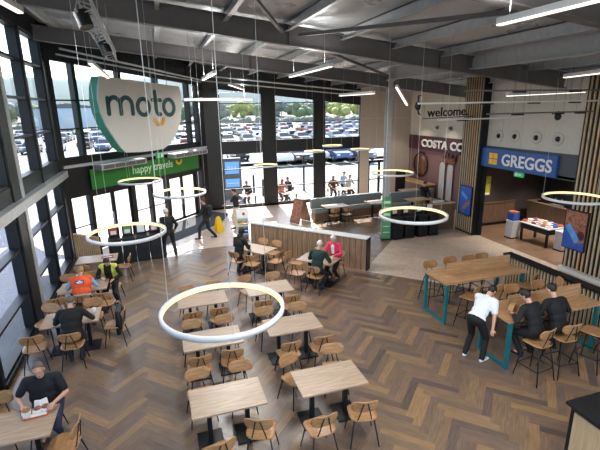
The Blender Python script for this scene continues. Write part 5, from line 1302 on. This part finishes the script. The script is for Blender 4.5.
def car(x, y, col, rz, label, grp, s=1.0):
    o = thing('car', label, 'car', (x, y, -.05), rz, grp); o.scale = (s, s, s)
    link('car_body', BODY[col], o)
    for k in ('window', 'headlight', 'tail_light'): link(k, ME[k], o)
    for wx in (-.8, .8):
        for wy in (-1.32, 1.3): w = link('wheel', ME['wheel'], o); w.location = (wx, wy, .32)
    return o
rnd = random.Random(21); cols = ['white', 'silver', 'black', 'blue', 'grey', 'silver', 'white', 'red', 'grey', 'black']
p = at_z(285, 164, 0); car(p.x, p.y+2, 'white', PI, 'white car parked front-on in the nearest row, behind the second lower window', None, 1.0)
p = at_z(304.5, 163, 0); car(p.x, p.y+2, 'black', PI, 'black car beside the white one in the nearest row', None)
for px, c, lb in ((321, 'silver', 'silver car in the nearest row, behind the third lower window post'), (344.5, 'blue', 'blue car in the nearest row, behind the third lower window'), (368, 'grey', 'grey car in the nearest row towards the beige pillar'), (241, 'black', 'black car in the nearest row beside the lit totem')):
    p = at_z(px, 161, 0); car(p.x, p.y+2, c, PI, lb, None)
for r, Y in enumerate((63.9, 69.1, 83.9, 89.1, 103.9, 109.1)):
    for i in range(34):
        x = -28+i*2.8+1.4
        if not (-.33*Y < x < .56*Y) or rnd.random() < (.2 if x > -5 else .45): continue
        c = cols[rnd.randrange(10)]
        car(x, Y+rnd.uniform(-.2, .2), c, (0 if r % 2 else PI)+rnd.uniform(-.03, .03), c+' car parked in the far rows of the car park beyond the glass', c+' cars in the far rows')
# trees on the bank behind the car park
def bank(d): return -.2+max(0, min(1, (d-124)/26))*2.6
mb = MB(); n_ = 40
for i in range(n_+1):
    a = math.radians(-60+120*i/n_)
    for d in (123, 130, 140, 151, 190): mb.v.append((d*math.sin(a), d*math.cos(a), bank(d)-.05))
for i in range(n_):
    for k in range(4): mb.f.append([i*5+k, i*5+5+k, i*5+6+k, i*5+1+k]); mb.mi.append(0); mb.sm.append(True)
st(mb.build('ground_bank', M['lawn'], fix=False))
def tree_mesh(seed, h, w, leaf):
    r = random.Random(seed); mb = MB()
    for _ in range(11):
        c = V((r.uniform(-.5, .5)*w, r.uniform(-.4, .4)*w, h*r.uniform(.12, .66))); q = w*r.uniform(.24, .38)
        mb.ell(c, (q, q, q*.9), None, 10, 7)
        for _ in range(60):
            d = V((r.gauss(0, 1), r.gauss(0, 1), r.gauss(0, 1))).normalized(); pp = c+d*q*r.uniform(.9, 1.18); x, y, _z = frame_of(V((r.gauss(0, 1), r.gauss(0, 1), r.gauss(0, 1)+.5))); t = .22
            mb.add([pp-x*t, pp-y*t, pp+x*t, pp+y*t], [(0, 1, 2, 3)])
    return mb.mesh('crown')
CR = [tree_mesh(i, 7, 5.5, 0) for i in range(4)]
TRM = mk(MB().tube([(0, 0, 0), (.05, 0, 2), (0, .05, 5.2)], [.22, .17, .06], 8), 'trunk', [M['trunk']])
CRM = {}
for i, k in enumerate(('leafy', 'leafg', 'leafd', 'leafg')):
    for kk in ('leafy', 'leafg', 'leafd'): me = CR[i].copy(); me.materials.clear(); me.materials.append(M[kk]); CRM[(i, kk)] = me
def tree(x, y, s, k, i, label, grp):
    o = thing('tree', label, 'tree', (x, y, bank(math.hypot(x, y))), i*1.3, grp); o.scale = (s, s, s)
    link('crown', CRM[(i % 4, k)], o); link('trunk', TRM, o)
rnd = random.Random(4)
for i in range(44):
    ang = -22+54*i/43; D = (142, 158, 150, 166)[i % 4]
    k = 'leafy' if (9 < ang < 13 or 21.5 < ang < 26) else ('leafg' if i % 3 else 'leafd')
    tree(D*math.sin(math.radians(ang)), D*math.cos(math.radians(ang)), rnd.uniform(.66, .86), k, i, {'leafy': 'yellow-green spring tree', 'leafg': 'green tree', 'leafd': 'dull green tree'}[k]+' in the belt behind the car park', {'leafy': 'yellow-green trees', 'leafg': 'green trees', 'leafd': 'dull trees'}[k]+' behind the car park')
hb_ = MB(); rnd = random.Random(8)
for i in range(74):
    a = math.radians(-20+52*i/73); d_ = 135+rnd.uniform(-.6, .6); q = rnd.uniform(1.0, 1.7); hb_.ell((d_*math.sin(a), d_*math.cos(a), .1+q*.5), (1.5, 1.2, q), None, 9, 6)
    for _ in range(24):
        v_ = V((rnd.gauss(0, 1), rnd.gauss(0, 1), abs(rnd.gauss(0, 1)))).normalized(); pp = V((d_*math.sin(a), d_*math.cos(a), .1+q*.5))+V((v_.x*1.55, v_.y*1.25, v_.z*q*1.08)); x_, y_, _z = frame_of(V((rnd.gauss(0, 1), rnd.gauss(0, 1), 1))); hb_.add([pp-x_*.2, pp-y_*.2, pp+x_*.2, pp+y_*.2], [(0, 1, 2, 3)])
tag(hb_.build('hedge', M['leafd'], fix=False), 'long low dull hedge along the far edge of the car park', 'hedge')
p = at_y(68, 122, 118); o = thing('warehouse', 'long pale warehouse behind the car park, seen beside the round sign', 'building', (p.x, p.y, 1.2), .2)
mb = MB(); mb.box((0, 0, 2.2), (16, 10, 4.6)); mb.build('wall', M['shed'], o); mb = MB(); mb.prism([(-8.3, 4.5), (8.3, 4.5), (0, 5.6)], (0, -5.2, 0), (1, 0, 0), ZU, (0, 1, 0), 10.4); mb.build('roof', M['greysteel'], o)
for x in (-5, 0, 5): mb = MB(); mb.box((x, -5.03, 1.3), (2.6, .1, 2.6)); mb.build('loading_door', M['alu'], o)
# terrace
p = at_y(233, 190, 26.2); o = thing('charging_totem', 'grey double-screen totem standing outside the first lower window', 'totem', (p.x, 26.2, -.3))
mb = MB(); mb.box((0, 0, 1.25), (1.12, .22, 2.5), bev=.02); mb.build('casing', M['greysteel'], o)
for z in (1.92, 1.0): mb = MB(); mb.box((0, -.115, z), (.84, .02, .72 if z > 1.5 else .5)); mb.build('screen', M['screen'], o)
mb = MB()
for x in (-.2, .0, .2): mb.box((x, -.128, 1.92), (.12, .006, .16))
mb.box((0, -.128, .98), (.7, .006, .06)); mb.build('screen_print', M['paper'], o)
for px, py, Y, h, lb in ((254, 190, 27.5, 1.15, 'short black post outside the first lower window'), (263, 190, 26.5, 1.0, 'second short black post beside the first window post'), (304, 187, 27, 2.3, 'tall black post outside the second lower window')):
    p = at_y(px, py, Y); o = thing('bollard', lb, 'post', (p.x, Y, -.3)); mb = MB(); mb.cyl((0, 0, 0), .07, h, 14); mb.lathe([(.07, h), (.05, h+.04), (0, h+.05)], n=14); mb.build('shaft', M['black'], o); mb = MB(); mb.cyl((0, 0, 0), .12, .03, 14); mb.build('base', M['black'], o)
for x, y, lb in ((4.6, 23.25, 'terrace table outside the first lower window'), (6.9, 23.0, 'terrace table outside the second lower window'), (10.1, 22.97, 'terrace table outside the third lower window')):
    o = table(x, y, 3, lb); o.location.z = -.3
for x, y, d, lb in ((4.6, 23.9, 150, 'terrace chair under the person in charcoal'), (3.9, 23.2, -70, 'empty terrace chair by the first window post'), (6.5, 23.68, 195, 'terrace chair under the person in salmon pink'), (7.2, 24.3, 120, 'terrace chair under the small dark figure'), (6.05, 22.95, -80, 'empty terrace chair outside the second window'), (9.7, 23.64, 165, 'terrace chair under the person in brown'), (10.7, 23.66, 195, 'terrace chair under the dark-haired person in grey'), (10.9, 25.0, 200, 'terrace chair under the person further back'), (8.9, 22.95, 80, 'empty terrace chair behind the third window post')):
    o = seat(CH, x, y, d, lb); o.location.z = -.3

# ---------------------------------------------------------------- light
SUN_EL, SUN_AZ = math.radians(45), math.radians(5)
w = bpy.data.worlds.new('sky'); SC.world = w; w.use_nodes = True; n = w.node_tree.nodes; l = w.node_tree.links
sk = n.new('ShaderNodeTexSky'); sk.sky_type = 'NISHITA'; sk.sun_disc = False; sk.sun_elevation = SUN_EL; sk.sun_rotation = SUN_AZ; sk.dust_density = 1.4; sk.altitude = 60
hs_ = n.new('ShaderNodeHueSaturation'); hs_.inputs['Saturation'].default_value = 1.1; l.new(sk.outputs[0], hs_.inputs['Color']); l.new(hs_.outputs[0], n['Background'].inputs['Color']); n['Background'].inputs['Strength'].default_value = .2
sl = bpy.data.lights.new('sun', 'SUN'); sl.energy = 6.5; sl.angle = math.radians(.6); sl.color = (1, .95, .88)
so = bpy.data.objects.new('sun', sl); COL.objects.link(so)
sd = V((math.sin(SUN_AZ)*math.cos(SUN_EL), math.cos(SUN_AZ)*math.cos(SUN_EL), math.sin(SUN_EL))); so.rotation_euler = sd.to_track_quat('Z', 'Y').to_euler(); so.location = sd*60
def area(name, loc, sx, sy, e, rot=(0, 0, 0), col=(1, .98, .95)):
    a = bpy.data.lights.new(name, 'AREA'); a.shape = 'RECTANGLE'; a.size = sx; a.size_y = sy; a.energy = e; a.color = col
    o = bpy.data.objects.new(name, a); COL.objects.link(o); o.location = loc; o.rotation_euler = rot; return o
def spot(name, loc, e, ang=110, col=(1, .86, .68), r=.05):
    a = bpy.data.lights.new(name, 'SPOT'); a.energy = e; a.spot_size = math.radians(ang); a.spot_blend = .6; a.color = col; a.shadow_soft_size = r
    o = bpy.data.objects.new(name, a); COL.objects.link(o); o.location = loc; return o
dl = 0
for x, y, lb in ((12.8, 13.6, 'left front'), (13.2, 11.4, 'over the display table'), (13.2, 10.2, 'right front'), (15.0, 13.2, 'over the counter'), (15.6, 11.2, 'before the bread shelf'), (14.8, 9.8, 'over the pale counter')):
    o = thing('downlight', 'round downlight in the dark bakery ceiling, '+lb, 'downlight', (x, y, 2.8), 0, 'bakery downlights'); mb = MB(); mb.cyl((0, 0, -.02), .08, .02, 16); mb.build('trim_ring', M['white'], o); mb = MB(); mb.cyl((0, 0, -.024), .055, .006, 14); mb.build('lens', M['bulb'], o)
    spot('downlight_beam', (x, y, 2.76), 80, 110, (1, .93, .84))
for x, y in ((12.9, 20.6), (12.9, 18.4)): spot('cafe_beam', (x, y, 4.6), 40)
for a, b in [q for q in LAMPS if q[0].x < 6 and not (q[0].x < -.5 and q[0].y > 8)]+[(V((1.5, y, 6.3)), V((3.2, y+.6, 6.3))) for y in (2.5, -1)]+[(V((5.5, y, 6.0)), V((7, y-.8, 6.0))) for y in (1.5, -2)]:  # the fixed positions have no lamp body, added as unseen fill light
    m_ = (a+b)/2; d_ = b-a; o = area('lamp_glow_and_fill', m_-V((0, 0, .09)), d_.length, .08, 46); o.rotation_euler = (0, 0, math.atan2(d_.y, d_.x))
    o = area('ceiling_fill', m_+V((0, 0, .1)), d_.length, .08, 12); o.rotation_euler = (PI, 0, math.atan2(d_.y, d_.x))  # added upward fill to brighten the roof deck, not part of the lamps
# daylight through the glazing: portals guide the sky light
for loc, sx, sy, rot in (((-3.6, 6, 3.7), 7.4, 20, (0, -PI/2, 0)), ((6.9, 22.6, 3.0), 7.9, 6, (-PI/2, 0, 0))):
    o = area('glazing_portal', loc, sx, sy, 1, rot); o.data.cycles.is_portal = True
pc = ch(3.8, -.5, 3.4); o = area('glazing_portal', pc, 7.6, 6.8, 1, (0, 0, 0)); o.rotation_euler = (-NC).to_track_quat('Z', 'Y').to_euler(); o.data.cycles.is_portal = True

# ---------------------------------------------------------------- view
SC.view_settings.view_transform = 'Standard'; SC.view_settings.look = 'None'; SC.view_settings.gamma = 1; SC.view_settings.use_curve_mapping = False
SC.view_settings.exposure = 1.38
SC.cycles.use_denoising = True
try: SC.cycles.denoiser = 'OPENIMAGEDENOISE'
except Exception: pass
SC.cycles.max_bounces = 8; SC.cycles.diffuse_bounces = 4; SC.cycles.glossy_bounces = 4; SC.cycles.transparent_max_bounces = 16
SC.cycles.sample_clamp_indirect = 6
SC.cycles.caustics_reflective = False; SC.cycles.caustics_refractive = False
